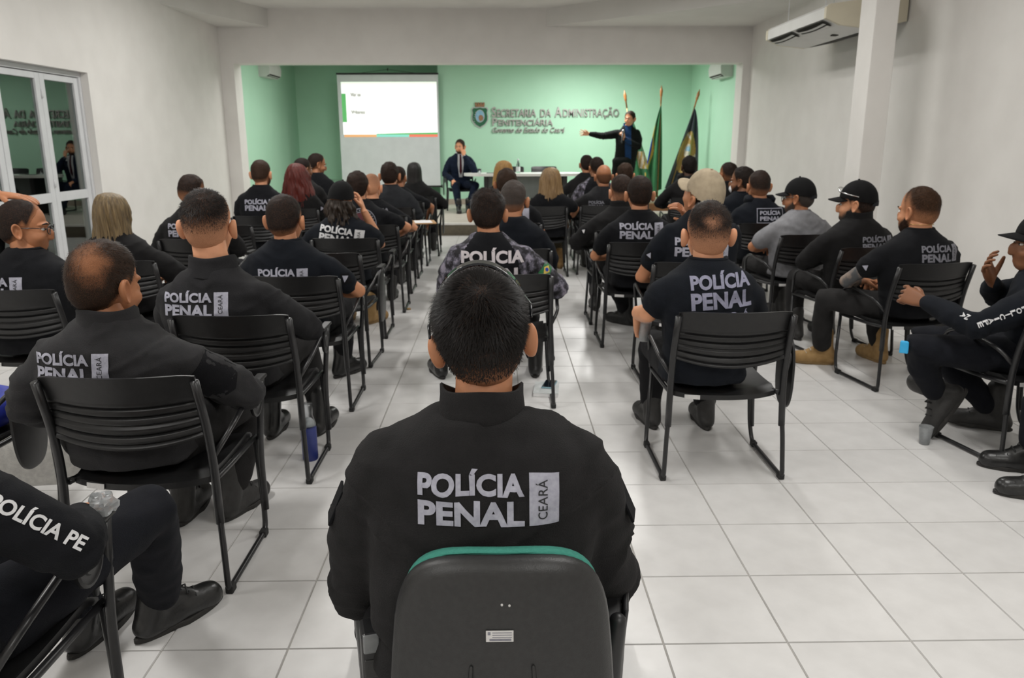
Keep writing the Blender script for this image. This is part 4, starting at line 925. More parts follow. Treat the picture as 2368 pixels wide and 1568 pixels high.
# ------------------------------------------------------------------ the audience
std = lambda w_=.30, dx=0, dz=-.185, mn='print', tilt=0: (dict(kind='std', w_=w_, dx=dx, dz=dz, mn=mn, tilt=tilt),)
def sleeve_frame(P, k, t, face):
    """point on an upper sleeve of arm k at fraction t; face = direction from which it is seen (person space)"""
    S, e, w_ = P['arms'][k]; p = S*(1-t)+e*t; ax = unit(e-S); d = -unit(face); d = unit(d-ax*np.dot(d, ax)); return p, ax, np.cross(d, ax), d
def flag_patch(P, root, k, t, face, sz=.045):
    p, ax, sd, d = sleeve_frame(P, k, t, face)
    for v, f, m, o in ((*rect2d(-sz, sz, -sz*.68, sz*.68), 'fl_green', .002), (np.array([(-sz*.75,0,0),(0,-sz*.5,0),(sz*.75,0,0),(0,sz*.5,0)]), [(0,1,2,3)], 'fl_yellow', .003), (*disc2d(0,0,sz*.25), 'fl_blue', .004)):
        decal(P, P['bvh'], v, f, p, sd, ax, d, m, 'flag_patch', P['shirt_o'], o, .02)
def sleeve_badge(P, root, k, t, face, sz=.035, m='print'):
    p, ax, sd, d = sleeve_frame(P, k, t, face)
    decal(P, P['bvh'], np.array([(0,-sz*1.3,0),(sz,-.2*sz,0),(0,sz,0),(-sz,-.2*sz,0)]), [(0,1,2,3)], p, sd, -ax, d, 'patch', 'sleeve_patch', P['shirt_o'], .0018, .02)
    decal(P, P['bvh'], np.array([(-sz*.55,-sz*.25,0),(sz*.55,-sz*.25,0),(0,sz*.6,0)]), [(0,1,2)], p, sd, -ax, d, m, 'sleeve_emblem', P['shirt_o'], .003, .02)
def dark_patch(P, root, k, t, face, sz=.07):
    p, ax, sd, d = sleeve_frame(P, k, t, face); decal(P, P['bvh'], np.array([(-sz,-sz*.9,0),(sz*.8,-sz,0),(sz,sz*.7,0),(0,sz*1.2,0),(-sz,sz*.8,0)]), [(0,1,2,3,4)], p, sd, ax, d, 'patch', 'sleeve_patch', P['shirt_o'], .002, .02)
def spectacles(P, root, lens='clear'):
    hs, hc, Rm = P['hs'], P['hc'], P['Rm']; g = MB()
    for s in (-1, 1):
        g.tube([(s*.033+.025*math.cos(a), .108-.006*abs(math.cos(a)), .0+.019*math.sin(a)) for a in np.linspace(0, 2*math.pi, 21)], .0022, 6, caps=False)
        g.tube([(s*.058,.102,.006),(s*.080,.05,.008),(s*.084,-.01,.004),(s*.080,-.03,-.012)], .0022, 6)
    g.tube([(-.010,.109,.004),(0,.112,.006),(.010,.109,.004)], .0022, 6); link('spectacles', npmesh('spectacles', np.array(g.v)*hs@Rm.T+hc, g.f), [M['glasses']], root, True)
def ex(*fs):
    def run(P, root):
        for f in fs: f(P, root)
    return run
person(x=0, y=1.53, px=-.045, hx=.012, hy=-.06, zt=1.258, hs=.985, head=(3,0,-7), sw=.312, shz=.128, trap=1.22, hipw=.15, belly=1.12, shirt='softshell', collar='stand', colh=.052, zn=1.0, hair=('short','black'), thick=.014, fade=.075, hoff=-.004, strands=20000, skin='mid', chair=False, wr=2.0,
       armL=((-.268,.01,.545),(-.18,.24,.54)), armR=((.268,.01,.545),(.18,.24,.54)), legs=[((-.27,.40,.47),(-.31,.40,.105),10), ((.27,.40,.47),(.34,.40,.105),-8)], boots='boot', prints=std(.255, .012, -.130), neck=1.06,
       lab='person in black softshell jacket with sunglasses on head, sitting in the front office chair', extra=ex(lambda P, r: FG_EXTRA(P, r)))
person(x=-1.20, y=2.68, px=-.07, hx=-.035, hy=-.09, zt=1.19, hs=1.15, head=(8,-26,2), sw=.345, shirt='sweat', collar='stand', colh=.03, zn=.945, hair=('balding','brown'), thick=.008, fade=.03, skin='tan', trou='trouser_g', armL='back', armR='wide', strands=5000, wr=1.4,
       prints=std(.25, -.075, -.145), legs=[((-.10,.38,.47),(-.02,.30,.105),0),((.24,.36,.48),(.17,.33,.105),-18)], lab='person in charcoal sweatshirt with dark sleeve patch, head turned right, left foreground', clab='black chair under the person with the dark sleeve patch', extra=ex(lambda P, r: dark_patch(P, r, 1, .42, (.35,-1,.25))))
person(x=-1.24, y=1.55, hx=-.06, zt=1.25, shirt='tee', sleeve='long', sw=.30, trou='trouser_n', boots='boot', armL='lap', armR=((.37,-.08,.69),(.22,.20,.62)), legs=[((-.10,.42,.48),(-.03,.60,.105),-10),((.29,.41,.53),(.17,.66,.105),-34)], wr=.7,
       lab='person cut off at lower left with white stencil lettering on the sleeve', clab='black chair at the lower left corner of the picture', extra=ex(lambda P, r: A3_EXTRA(P, r)))
person(x=-1.135, y=3.56, px=-.06, hx=-.065, hy=-.12, zt=1.303, hs=1.22, head=(2,0,0), sw=.315, shirt='sweat_d', collar='stand', zn=.985, hair=('fade','black'), thick=.012, fade=.125, hoff=.012, skin='light', trou='trouser_g', armL='cross', armR='cross', strands=5000,
       prints=std(.275, -.045, -.155), legs=[((-.12,.40,.475),(.0,.36,.105),0),((.17,.42,.49),(.24,.40,.105),-6)], boots='boot', wr=1.3, lab='person in dark high-collared sweatshirt with arms folded, beside the blue bottle', clab='black chair with the blue water bottle standing by its leg', neck=1.1)
person(x=-1.12, y=4.53, px=-.05, hx=-.03, zt=1.216, hs=1.15, head=(6,-8,0), sw=.29, shirt='tee_n', sleeve='short', hair=('short','black'), thick=.006, fade=.05, hoff=.004, skin='mid', armL='lap', armR='wide', strands=2500, boots='boot', prints=std(.27, .0, -.20), legs=[((-.12,.40,.475),(-.1,.40,.105),0),((.16,.42,.475),(.14,.46,.105),-30)],
       lab='person in navy black t-shirt with white sleeve badge, left of the aisle, elbow out', clab='black chair of the sleeve-badged person left of the aisle', extra=ex(lambda P, r: sleeve_badge(P, r, 1, .45, (.75,-1,.1), .042)))
person(x=-2.45, y=4.18, hx=-.01, hy=-.05, zt=1.215, hs=1.15, head=(6,-74,0), sw=.32, shirt='tee', sleeve='short', hair=('short','black'), thick=.005, fade=.03, hoff=.006, skin='tan', face=True, armL=((-.36,.03,1.08),(-.155,.0,1.235)), armR='lap', hand={'L': ('flat', (1,.06,-.12), (0,0,-1))}, prints=std(.30, -.11, -.19), belly=1.1,
       lab='person in glasses looking right with a hand on their head, far left', clab='black chair under the person with a hand on their head', extra=ex(spectacles, lambda P, r: WATCH(P, r)))
person(x=-2.36, y=5.13, px=-.05, hx=-.03, zt=1.20, hs=1.08, head=(2,-6,0), sw=.265, shirt='sweat_b', hair=('none','brown'), skin='light', armL='lap', armR='wide', long=([(.120,.02,.02,-.03,175),(.112,.050,.062,-.030,160),(.09,.074,.088,-.022,140),(.05,.090,.108,-.016,118),(0,.097,.114,-.014,106),(-.06,.103,.116,-.014,98),(-.12,.110,.110,-.022,95),(-.20,.118,.100,-.045,88),(-.29,.110,.085,-.06,80),(-.37,.075,.07,-.065,62)], 'h_high', .010, 6),
       lab='person in plain black long-sleeved top in front of the glazed door', clab='black chair in front of the glazed door')
person(x=-2.30, y=6.23, px=-.04, hx=-.03, hy=-.04, zt=1.255, hs=1.06, head=(20,-22,4), sw=.30, shirt='sweat_b', collar='stand', hair=('fade','black'), thick=.009, fade=.085, skin='mid', armL='wide', armR='lap', prints=std(.28, -.02, -.165), lab='person bowing their head in black sweatshirt against the left white wall', clab='black chair under the person bowing their head')
person(x=-2.36, y=8.08, hx=0, zt=1.325, hs=1.12, head=(8,-8,0), sw=.29, shirt='tee', sleeve='short', hair=('short','brown'), thick=.007, fade=.05, beard=('brown',.006), skin='light', prints=std(.30, .01, -.19), lab='person in black lettered t-shirt where the left white wall meets the green', clab='black chair where the left white wall meets the green')
person(x=-2.20, y=8.88, hx=.0, zt=1.27, hs=1.10, head=(6,-12,0), sw=.25, shirt='sweat_b', hair=('none','brown'), skin='light', long=([(.124,.02,.02,-.03,175),(.116,.052,.064,-.030,162),(.09,.080,.094,-.022,142),(.05,.100,.118,-.016,122),(0,.115,.128,-.014,112),(-.06,.132,.135,-.014,106),(-.13,.150,.135,-.02,100),(-.21,.165,.125,-.035,95),(-.30,.165,.11,-.05,85),(-.35,.13,.10,-.05,75)], 'h_red', .016, 12), extra=ex(lambda P, r: sleeve_badge(P, r, 1, .45, (.9,-1,.1), .045)),
       lab='person in black sleeve-badged top, second from the left edge of the green alcove', clab='black chair second from the left edge of the green alcove')
person(x=-2.35, y=9.68, hx=0.02, zt=1.31, hs=1.10, head=(4,-40,0), sw=.28, shirt='sweat_b', hair=('short','black'), thick=.005, fade=.04, skin='brown', face=True, lab='person in black top looking right, third from the left edge of the green alcove', clab='black chair third from the left edge of the green alcove')
person(x=-2.37, y=10.48, hx=.03, zt=1.35, hs=1.12, head=(14,-62,0), sw=.26, shirt='tee', sleeve='short', hair=('short','black'), thick=.005, fade=.03, hoff=.012, skin='tan', face=True, armR='fwd', lab='person in black t-shirt seen in profile beside the projection screen', clab='black chair of the person in profile beside the projection screen')
person(x=-1.16, y=6.23, px=-.04, hx=-.02, hy=-.06, zt=1.205, hs=1.10, head=(10,-6,6), sw=.31, shirt='tee_n', sleeve='short', hair=('none','brown'), skin='light', armL='wide', armR=((.24,.14,.68),(.13,.06,.96)), hand={'R': ('relaxed', (-.3,.5,.8), (-1,0,0))}, cap=('cap_k', 180, True, .08), boots='boot_tan', long=([(.0,.090,.102,-.014,80),(-.05,.100,.108,-.016,88),(-.10,.112,.108,-.02,88),(-.15,.108,.10,-.03,80),(-.20,.085,.09,-.04,65)], 'h_brown', .022, 26), legs=[((-.12,.40,.475),(-.1,.36,.105),0),((.14,.38,.475),(.12,.30,.105),-25)],
       prints=std(.335, .01, -.16, 'print_white', -9), lab='person in backward black cap and printed black t-shirt, hand raised to face', clab='black chair under the person in the backward cap')
person(x=-1.13, y=7.18, px=-.07, hx=-.05, zt=1.244, hs=1.12, head=(4,-8,0), sw=.30, shirt='tee', sleeve='short', hair=('short','black'), thick=.013, fade=.03, skin='mid', armL='lap', armR=((.36,.06,.73),(.24,.24,.64)), prints=(dict(kind='round', w_=.26, dx=.03, dz=-.20),), lab='person in black t-shirt with round maroon back emblem', clab='black chair under the person with the round back emblem')
person(x=-1.16, y=8.08, px=-.06, hx=-.05, zt=1.185, hs=1.10, head=(14,-10,0), sw=.29, shirt='tee', sleeve='short', hair=('fade','black'), thick=.003, fade=.16, hoff=.01, dgain=.62, skin='light', armR='wide', prints=(dict(kind='two', w_=.30, dx=.04, dz=-.14, mn='print_dim'),), lab='person in black t-shirt bending forward just past the round back emblem', clab='black chair just past the round back emblem')
person(x=-1.18, y=8.98, hx=-.03, zt=1.276, hs=1.18, head=(10,0,0), sw=.29, shirt='vest', hair=('short','black'), thick=.012, fade=.03, skin='mid', lab='person in grey mesh vest in the left aisle column', clab='black chair under the person in the grey vest')
person(x=-1.16, y=9.88, px=-.04, hx=-.02, zt=1.20, hs=1.05, head=(8,-20,0), sw=.28, shirt='tee', sleeve='short', hair=('fade','black'), thick=.008, fade=.06, skin='tan', armR=((.36,.02,.70),(.30,.16,.54)), lab='person in black t-shirt with bare right forearm, just past the mesh vest', clab='black chair just past the person in the mesh vest')
person(x=-1.08, y=10.73, px=0, hx=-.04, zt=1.235, hs=1.02, head=(0,0,0), sw=.27, shirt='sweat_b', hair=('none','black'), skin='light', armR='wide', long=([(.122,.02,.02,-.03,175),(.114,.050,.062,-.030,162),(.09,.075,.090,-.022,142),(.05,.090,.108,-.016,122),(0,.096,.114,-.014,112),(-.08,.098,.116,-.014,104),(-.16,.108,.11,-.025,98),(-.26,.120,.095,-.05,88),(-.36,.115,.085,-.06,78),(-.40,.09,.075,-.065,70)], 'h_black', .004, 4), lab='person in plain black top nearest the stage in the left aisle column', clab='black chair nearest the stage in the left aisle column')
person(x=.036, y=4.56, px=-.075, hx=-.025, zt=1.245, hs=1.10, head=(4,-4,0), sw=.30, shirt='tee', sleeve='long', sleeve_mat='camo', hair=('short','black'), thick=.014, fade=.022, hoff=.012, skin='mid', strands=3500, armL='lap', armR=((.385,-.06,.66),(.25,.14,.63)), boots='boot', neck=1.08, prints=(dict(kind='wide', w_=.31, dx=.02, dz=-.16, mn='print_camo'),), legs=[((-.22,.40,.475),(-.36,.40,.105),18),((.20,.38,.475),(.27,.42,.105),-4)],
       lab='person in black combat shirt with grey camouflage sleeves in the centre aisle', clab='black chair under the centre person with camouflage sleeves', extra=ex(lambda P, r: flag_patch(P, r, 1, .42, (.75,-1,.35))))
person(x=.10, y=5.58, hx=0, zt=1.235, hs=1.08, head=(10,-10,0), sw=.275, shirt='tee_n', sleeve='long', hair=('fade','grey'), thick=.009, fade=.07, skin='mid', lab='person in plain navy black top just past the centre camouflage sleeves', clab='black chair just past the centre camouflage sleeves')
person(x=.12, y=7.28, px=0, hx=-.05, zt=1.262, hs=1.14, head=(8,0,0), sw=.29, shirt='tee', sleeve='short', hair=('short','brown'), thick=.010, fade=.03, skin='tan', prints=(dict(kind='panel', w_=.30, dx=.155, dz=-.16),), lab='person in black t-shirt with a grey back panel, third in the centre aisle', clab='black chair under the person with the grey back panel')
person(x=.06, y=9.28, hx=-.005, zt=1.285, hs=1.08, head=(4,0,0), sw=.25, shirt='tee', hair=('none','brown'), skin='light', long=([(.122,.02,.02,-.03,175),(.114,.050,.062,-.030,162),(.09,.078,.092,-.022,142),(.05,.094,.110,-.016,122),(0,.102,.116,-.014,112),(-.08,.108,.118,-.014,104),(-.16,.116,.11,-.025,98),(-.26,.124,.095,-.05,88),(-.34,.115,.085,-.06,78)], 'h_gold', .010, 8), lab='person mostly hidden past the grey back panel, before the stage table', clab='black chair mostly hidden past the grey back panel')
person(x=.50, y=9.05, px=.08, hx=.0, zt=1.215, hs=1.06, head=(2,0,0), sw=.26, shirt='tee', sleeve='short', trou='khaki', hair=('none','brown'), skin='light', armL='lap', armR=((.30,-.02,.74),(.25,.14,.62)), long=([(.122,.02,.02,-.03,175),(.114,.052,.064,-.030,162),(.09,.080,.094,-.022,142),(.05,.098,.114,-.016,122),(0,.110,.122,-.014,112),(-.08,.120,.124,-.014,104),(-.16,.134,.118,-.025,98),(-.24,.150,.105,-.045,92),(-.32,.145,.092,-.055,84),(-.37,.11,.08,-.06,72)], 'h_blond', .012, 9), boots='boot_tan', lab='person in black t-shirt and khaki trousers before the stage table', clab='black chair under the person in khaki trousers')
person(x=1.20, y=11.28, hx=.02, zt=1.305, hs=1.05, head=(6,10,0), sw=.27, shirt='sweat_b', hair=('short','black'), thick=.008, fade=.03, skin='tan', armL='wide', lab='person in black sweatshirt in the front row, left of the standing speaker', clab='black front-row chair left of the standing speaker')
person(x=1.22, y=10.28, hx=.02, zt=1.295, hs=1.08, head=(6,18,0), sw=.28, shirt='tee', sleeve_mat='camo', sleeve='long', hair=('fade','black'), thick=.009, fade=.06, skin='tan', lab='person in camouflage sleeves in the second row near the standing speaker', clab='black second-row chair under the camouflage sleeves')
person(x=1.16, y=9.18, px=.02, hx=.01, zt=1.235, hs=1.10, head=(6,8,0), sw=.31, shirt='sweat_d', hair=('bald','brown'), thick=.003, fade=.02, skin='tan', armL='wide', prints=(dict(kind='two', w_=.20, dx=-.09, dz=-.19, mn='print_dim'),), lab='person in dark grey long-sleeved top with small dim back lettering', clab='black chair under the person in the dark grey top')
person(x=1.03, y=6.66, px=-.02, hx=.0, zt=1.225, hs=1.12, head=(10,14,0), sw=.30, shirt='sweat_b', collar='stand', hair=('fade','black'), thick=.010, fade=.09, skin='light', armL='wide', extra=ex(lambda P, r: sleeve_badge(P, r, 0, .4, (-.9,-1,.2), .035, 'print_white')), lab='person in black high-collared sweatshirt right of the aisle, left arm out', clab='black chair under the high black collar right of the aisle')
person(x=1.53, y=9.78, hx=.0, zt=1.235, hs=1.12, head=(4,0,0), sw=.25, shirt='sweat_b', hair=('short','brown'), thick=.016, fade=.02, skin='mid', lab='person in black top directly below the standing speaker', clab='black chair directly below the standing speaker')
person(x=1.03, y=5.91, hx=0, zt=1.252, hs=1.10, head=(4,2,0), sw=.285, shirt='tee', sleeve='short', hair=('short','black'), thick=.007, fade=.04, skin='mid', armL=((-.31,-.02,.65),(-.14,.20,.63)), armR='lap', strands=1800, prints=std(.315, -.0, -.145), boots='boot', legs=[((-.12,.40,.475),(.02,.50,.105),40),((.16,.42,.475),(.22,.40,.105),0)], lab='person in black t-shirt with complete grey back lettering, right of the aisle', clab='black chair under the complete grey back lettering')
person(x=1.17, y=4.96, px=.06, hx=.02, zt=1.325, hs=1.16, head=(-20,40,-8), sw=.315, shirt='tee_n', sleeve='short', hair=('short','black'), thick=.004, fade=.03, skin='mid', armL=((-.33,-.03,.65),(-.16,.20,.63)), armR=((.20,.16,.70),(.0,.10,.98)), cap=('cap_b', 0, False, .22), neck=1.05, prints=std(.32, -.02, -.21), trou='trouser_g', extra=ex(lambda P, r: sleeve_badge(P, r, 0, .45, (-.9,-1,.1), .036)), lab='person wearing a beige cap', clab='black chair under the person in the beige cap')
person(x=1.005, y=3.56, px=-.075, hx=-.005, zt=1.243, hs=1.17, head=(4,0,0), sw=.265, shirt='tee_n', sleeve='short', hair=('thin','black'), thick=.009, fade=.12, hoff=.01, skin='light', strands=3500, armL=((-.258,-.09,.735),(-.268,.135,.690)), armR=((.26,-.03,.66),(.10,.25,.60)), hand={'L': ('grip', (.12,.55,-.82), (1,-.1,-.1))}, tee=.55, neck=1.06,
       prints=(dict(kind='big', w_=.295, dx=.035, dz=-.150, mn='print_lil', tilt=4),), legs=[((-.13,.40,.475),(-.12,.46,.105),8),((.14,.42,.475),(.17,.44,.105),0)], boots='boot_mat', lab='person in t-shirt with large tilted lilac lettering, holding a cup', clab='black chair at right centre, fully seen from behind')
person(x=2.40, y=10.28, hx=.02, zt=1.306, hs=1.06, head=(4,10,0), sw=.26, shirt='sweat_b', collar='hood', hair=('short','black'), thick=.016, fade=.02, skin='dark', armL='wide', lab='person in black hooded top in front of the navy flag', clab='black chair in front of the navy flag')
person(x=2.56, y=9.08, hx=.02, zt=1.258, hs=1.10, head=(4,28,0), sw=.26, shirt='sweat_b', collar='stand', hair=('fade','black'), thick=.010, fade=.09, skin='tan', lab='person in high black collar by the right edge of the green alcove', clab='black chair by the right edge of the green alcove')
person(x=2.44, y=8.08, hx=.0, zt=1.243, hs=1.14, head=(4,58,0), sw=.29, shirt='tee_n', hair=('short','black'), thick=.011, fade=.03, skin='brown', beard=('black',.008), face=True, extra=ex(lambda P, r: MASK(P, r)), lab='person in profile facing left with a white face mask', clab='black chair under the person with the white mask')
person(x=2.34, y=7.18, px=.03, hx=-.05, zt=1.24, hs=1.13, head=(4,6,0), sw=.31, shirt='tee_n', collar='hood', hair=('fade','black'), thick=.008, fade=.08, skin='mid', prints=(dict(kind='frame', w_=.27, dx=.06, dz=-.145),), lab='person in black hooded vest with framed back lettering', clab='black chair under the person with framed back lettering')
person(x=2.34, y=6.33, px=.03, yaw=10, hx=-.02, zt=1.208, hs=1.10, head=(6,44,0), sw=.325, shirt='grey_tee', sleeve='short', hair=('short','grey'), thick=.003, fade=.03, skin='tan', face=True, beard=('grey',.006), armL=((-.33,.02,.66),(-.12,.22,.62)), cap=('cap_k', 0, False, .10), trou='trouser_g', belly=1.1, extra=ex(spectacles, lambda P, r: CAPHOLE(P, r)), lab='person in plain grey t-shirt and black cap', clab='black chair under the person in the grey t-shirt')
person(x=2.47, y=5.58, px=.03, yaw=12, hx=-.03, zt=1.222, hs=1.14, head=(4,46,0), sw=.325, shirt='sweat_b', collar='stand', hair=('short','black'), thick=.003, fade=.03, skin='light', face=True, beard=('grey',.006), armL='cross', armR='cross', cap=('cap_k', 0, False, .10), prints=std(.26, .08, -.17, 'print_dim'), trou='trouser_g', extra=ex(lambda P, r: CAPHOLE(P, r), lambda P, r: CAPSHADES(P, r)), lab='person in black sweatshirt and black cap with sunglasses on it, arms folded', clab='black chair under the person with sunglasses on the cap')
person(x=2.52, y=4.86, px=.03, yaw=10, hx=-.02, zt=1.225, hs=1.14, head=(6,20,0), sw=.325, shirt='tee', sleeve='short', hair=('fade','warm'), thick=.010, fade=.10, skin='mid', beard=('black',.010), face=True, armL=((-.385,.03,.635),(-.14,.22,.60)), armR='lap', tee=.46, strands=2200, prints=std(.275, .07, -.145, 'print_dim', 0), trou='trouser_g', boots='boot_tan', neck=1.12, legs=[((-.40,.22,.49),(-.28,.37,.105),62),((.10,.40,.475),(.14,.36,.105),0)], extra=ex(lambda P, r: TATTOO(P, r), lambda P, r: sleeve_badge(P, r, 0, .45, (-.9,-1,.2), .036)), lab='person in black t-shirt, faded trousers and tan boots beside the right wall', clab='black chair beside the right wall, above the tan boots')
person(x=2.555, y=3.72, yaw=55, hx=-.03, hy=-.03, zt=1.17, hs=1.12, head=(0,20,0), sw=.29, shirt='tee_n', sleeve='long', hair=('short','black'), thick=.003, fade=.03, skin='brown', face=True, trou='trouser_n', armL=((-.37,.17,.655),(-.20,.40,.715)), armR=((.22,.14,.72),(.06,.14,.80)), hand={'L': ('grip', (.2,.9,.25), (.9,0,-.4)), 'R': ('relaxed', (-.5,.3,.8), (-.3,-.9,0))}, cap=('cap_k', 0, False, .10), legs=[((-.30,.42,.50),(-.14,.30,.23),20,-62,0),((.06,.42,.49),(.16,.06,.115),0)], lab='person in black cap at right edge with lettering down the sleeve', clab='black chair at the right edge under the person in a cap', extra=ex(lambda P, r: D4_EXTRA(P, r)))
person(x=2.82, y=3.10, yaw=74, hx=0, zt=1.22, shirt='tee_n', trou='trouser_n', boots='boot', legs=[((-.16,.42,.48),(-.16,.44,.105),0),((.14,.42,.48),(.14,.42,.105),-6)], lab='person cut off at right edge, only a polished boot showing', clab='black chair cut off beyond the right edge')
# on the stage
person(x=-.74, y=15.45, floor=.19, yaw=186, hoff=-.014, hx=.0, hy=.0, zt=1.335, hs=1.06, head=(8,-22,0), sw=.285, shirt='suit', collar='shirt', hair=('short','black'), thick=.012, fade=.02, beard=('black',.007), skin='light', face=True, trou='suit', boots='boot', armL=((-.26,.24,.745),(-.06,.15,1.03)), armR=((.30,.05,.68),(.16,.33,.58)), hand={'L': ('grip', (.1,-.2,1), (.2,-1,0)), 'R': ('relaxed', (-.1,.9,-.3), (0,0,-1))}, legs=[((-.26,.38,.49),(-.10,.56,.105),0),((.12,.43,.49),(.08,.66,.105),0)], vox=.011, lab='person in navy suit and burgundy tie resting chin on hand, on stage', clab='black chair under the suited person on the stage', extra=ex(lambda P, r: SUIT1(P, r)))
person(x=2.24, y=14.50, floor=.19, yaw=172, stand=True, hoff=-.014, belly=1.08, hx=-.10, hy=.0, zt=1.815, hs=1.06, head=(4,-28,0), sw=.275, shirt='suit_k', collar='shirt', collar_mat='shirt_b', hair=('short','black'), thick=.013, fade=.02, skin='light', face=True, trou='suit_k', boots='boot', armL=((-.27,.06,1.19),(-.01,.20,1.33)), armR=((.36,.10,1.38),(.60,.14,1.415)), hand={'R': ('spread', (1,.12,.14), (0,.9,-.45)), 'L': ('grip', (.35,.15,.95), (.6,-.75,0))}, legs=[((-.12,.04,.52),(-.12,-.02,.105),8),((.12,.04,.52),(.14,.02,.105),-10)], vox=.011, chair=False, lab='standing person in black suit and blue shirt pointing with outstretched arm', extra=ex(lambda P, r: SUIT2(P, r)))
# ------------------------------------------------------------------ personal details
def hl(P, v): return (np.array(v, float)*P['hs'])@P['Rm'].T+P['hc']
def hlink(P, name, mb, m, parent, smooth=True): return link(name, npmesh(name, hl(P, mb.v), mb.f), [M[m]], parent, smooth)
def FG_EXTRA(P, root):
    g = empty('sunglasses', (0,0,0), 0, root)
    fr = MB(); arc = lambda a, r_=0, y=.058: (.100*math.sin(a)*(1+r_), y-.018*math.sin(a)**2, .012+(.129+r_*.13)*math.cos(a))
    A = np.linspace(-R(72), R(64), 26)
    fr.tube([arc(a) for a in A], .0042, 8); hlink(P, 'frame', fr, 'glasses', g)
    ln = MB(); n = len(A); v = [arc(a) for a in A]+[arc(a, .03, .094) for a in A]; v += [(x*1.01, y, z+.003) for x, y, z in v]
    ln.add(v, [(i, i+1, n+i+1, n+i) for i in range(n-1)]+[(2*n+i, 3*n+i, 3*n+i+1, 2*n+i+1) for i in range(n-1)]); hlink(P, 'lens', ln, 'shade', g)
    for s, a in ((-1, A[0]), (1, A[-1])):
        t = MB(); p = arc(a); t.tube([p, (s*.101, .0, p[2]-.012), (s*.099, -.035, p[2]-.030)], [.0045,.0035,.0025], 8); hlink(P, 'temple', t, 'glasses', g)
        t = MB(); t.ellipsoid((p[0]*1.01, p[1]-.012, p[2]-.006), (.004,.008,.004), 10, 6); hlink(P, 'hinge', t, 'chrome', g)
    for k, fx in ((0, -1), (1, 1)):      # velcro patch flaps standing off the upper sleeves
        S, e, w_ = P['arms'][k]; p = S*.72+e*.28; c = p+np.array([fx*.070, .0, .012]); f_ = MB(); f_.cbox(-.003, .003, -.03, .03, -.038, .038, .002)
        o = f_.build('sleeve_patch', M['patch'], P['shirt_o']); o.location = c; o.rotation_euler = (0, R(-24*fx), R(-12*fx))
    for yy in (.12,):
        pass
    hol = empty('holster', (.272, -.06, .475), 0, root); hol.rotation_euler = (R(10), R(4), R(-8))
    h = MB(); h.cbox(-.022, .022, -.05, .055, -.10, .05, .012); h.build('holster_body', M['holster'], hol, auto=40)
    h = MB(); h.capsule([(.012,-.05,.085),(.010,-.062,.0),(.012,-.072,-.065)], [.019,.021,.022], 14); h.build('pistol_grip', M['holster'], hol, True)
    MB().cbox(-.010, .034, -.098, -.05, -.125, -.075, .006).build('magazine_base', M['holster'], hol); MB().cbox(-.018, .018, -.055, .06, .06, .095, .008).build('pistol_slide', M['holster'], hol)
    MB().box(.0, .014, -.0995, -.098, -.078, -.068).build('base_mark', M['chrome'], hol); MB().cbox(.022, .034, -.03, .03, -.03, .10, .005).build('holster_hood', M['holster'], hol)
    po = empty('magazine_pouch', (-.218, -.15, .51), 0, root); po.rotation_euler = (R(-8), 0, R(14))
    MB().cbox(-.02, .02, -.04, .04, -.07, .05, .008).build('pouch', M['holster'], po)
    for k in range(2): MB().cbox(-.017, .015, -.043, -.036, .012-.05*k, .05-.05*k, .004).build('magazine', M['clear_cloudy'] if k == 0 else M['off_pl'], po)
def A3_EXTRA(P, root):
    p, ax, sd, d = sleeve_frame(P, 1, .50, (1.1,-1.25,.55)); up = np.cross(ax, d); v, f = text2d('stencil', .19, .031)
    decal(P, P['bvh'], v+np.array([.045,-.004,0]), f, p, ax, up, d, 'print_white', 'sleeve_print', P['shirt_o'], .002, .012)
    v, f = disc2d(-.105, .03, .03, .026, 6); decal(P, P['bvh'], v, f, p, ax, up, d, 'print_dim', 'sleeve_badge', P['shirt_o'], .002, .02)
def WATCH(P, root):
    S, e, w_ = P['arms'][0]; d = unit(w_-e); c = w_-d*.004; F = frame(d, (0,0,1)); MB().tube([c+F[:,0]*.034*math.cos(a)+F[:,2]*.031*math.sin(a) for a in np.linspace(0, 2*math.pi, 25)], .0095, 8, caps=False).build('watch', M['rubber'], root, True)
def MASK(P, root):
    m = MB(); m.ellipsoid((0, .075, -.062), (.045, .038, .038), 18, 10); hlink(P, 'face_mask', m, 'paper', root)
def CAPHOLE(P, root):
    Pn = DIRS*(star(HPR[:2], DIRS, 120)+.0165)[:,None]; a = np.degrees(np.arctan2(DIRS[:,0], -DIRS[:,1])); z = Pn[:,2]; z0 = -.020
    used, ff = sub(Pn, GF, (np.abs(a) < 34) & (z > z0) & (z < z0+.038*np.sqrt(np.clip(1-(a/34)**2, 0, 1))))
    if ff: link('cap_opening', npmesh('cap_opening', hl(P, Pn[used]), ff), [hairmat('grey', P['skin']) if False else M['vest']], root, True)
def CAPSHADES(P, root):
    g = MB(); g.tube([(.100*math.sin(a), .070+.025*math.cos(a), .075+.028*math.cos(a)) for a in np.linspace(-1.5, 1.5, 17)], .0055, 8)
    g.tube([(-.100,.070,.077),(-.105,.02,.06),(-.102,-.03,.045)], .004, 8); hlink(P, 'cap_sunglasses', g, 'chrome', root)
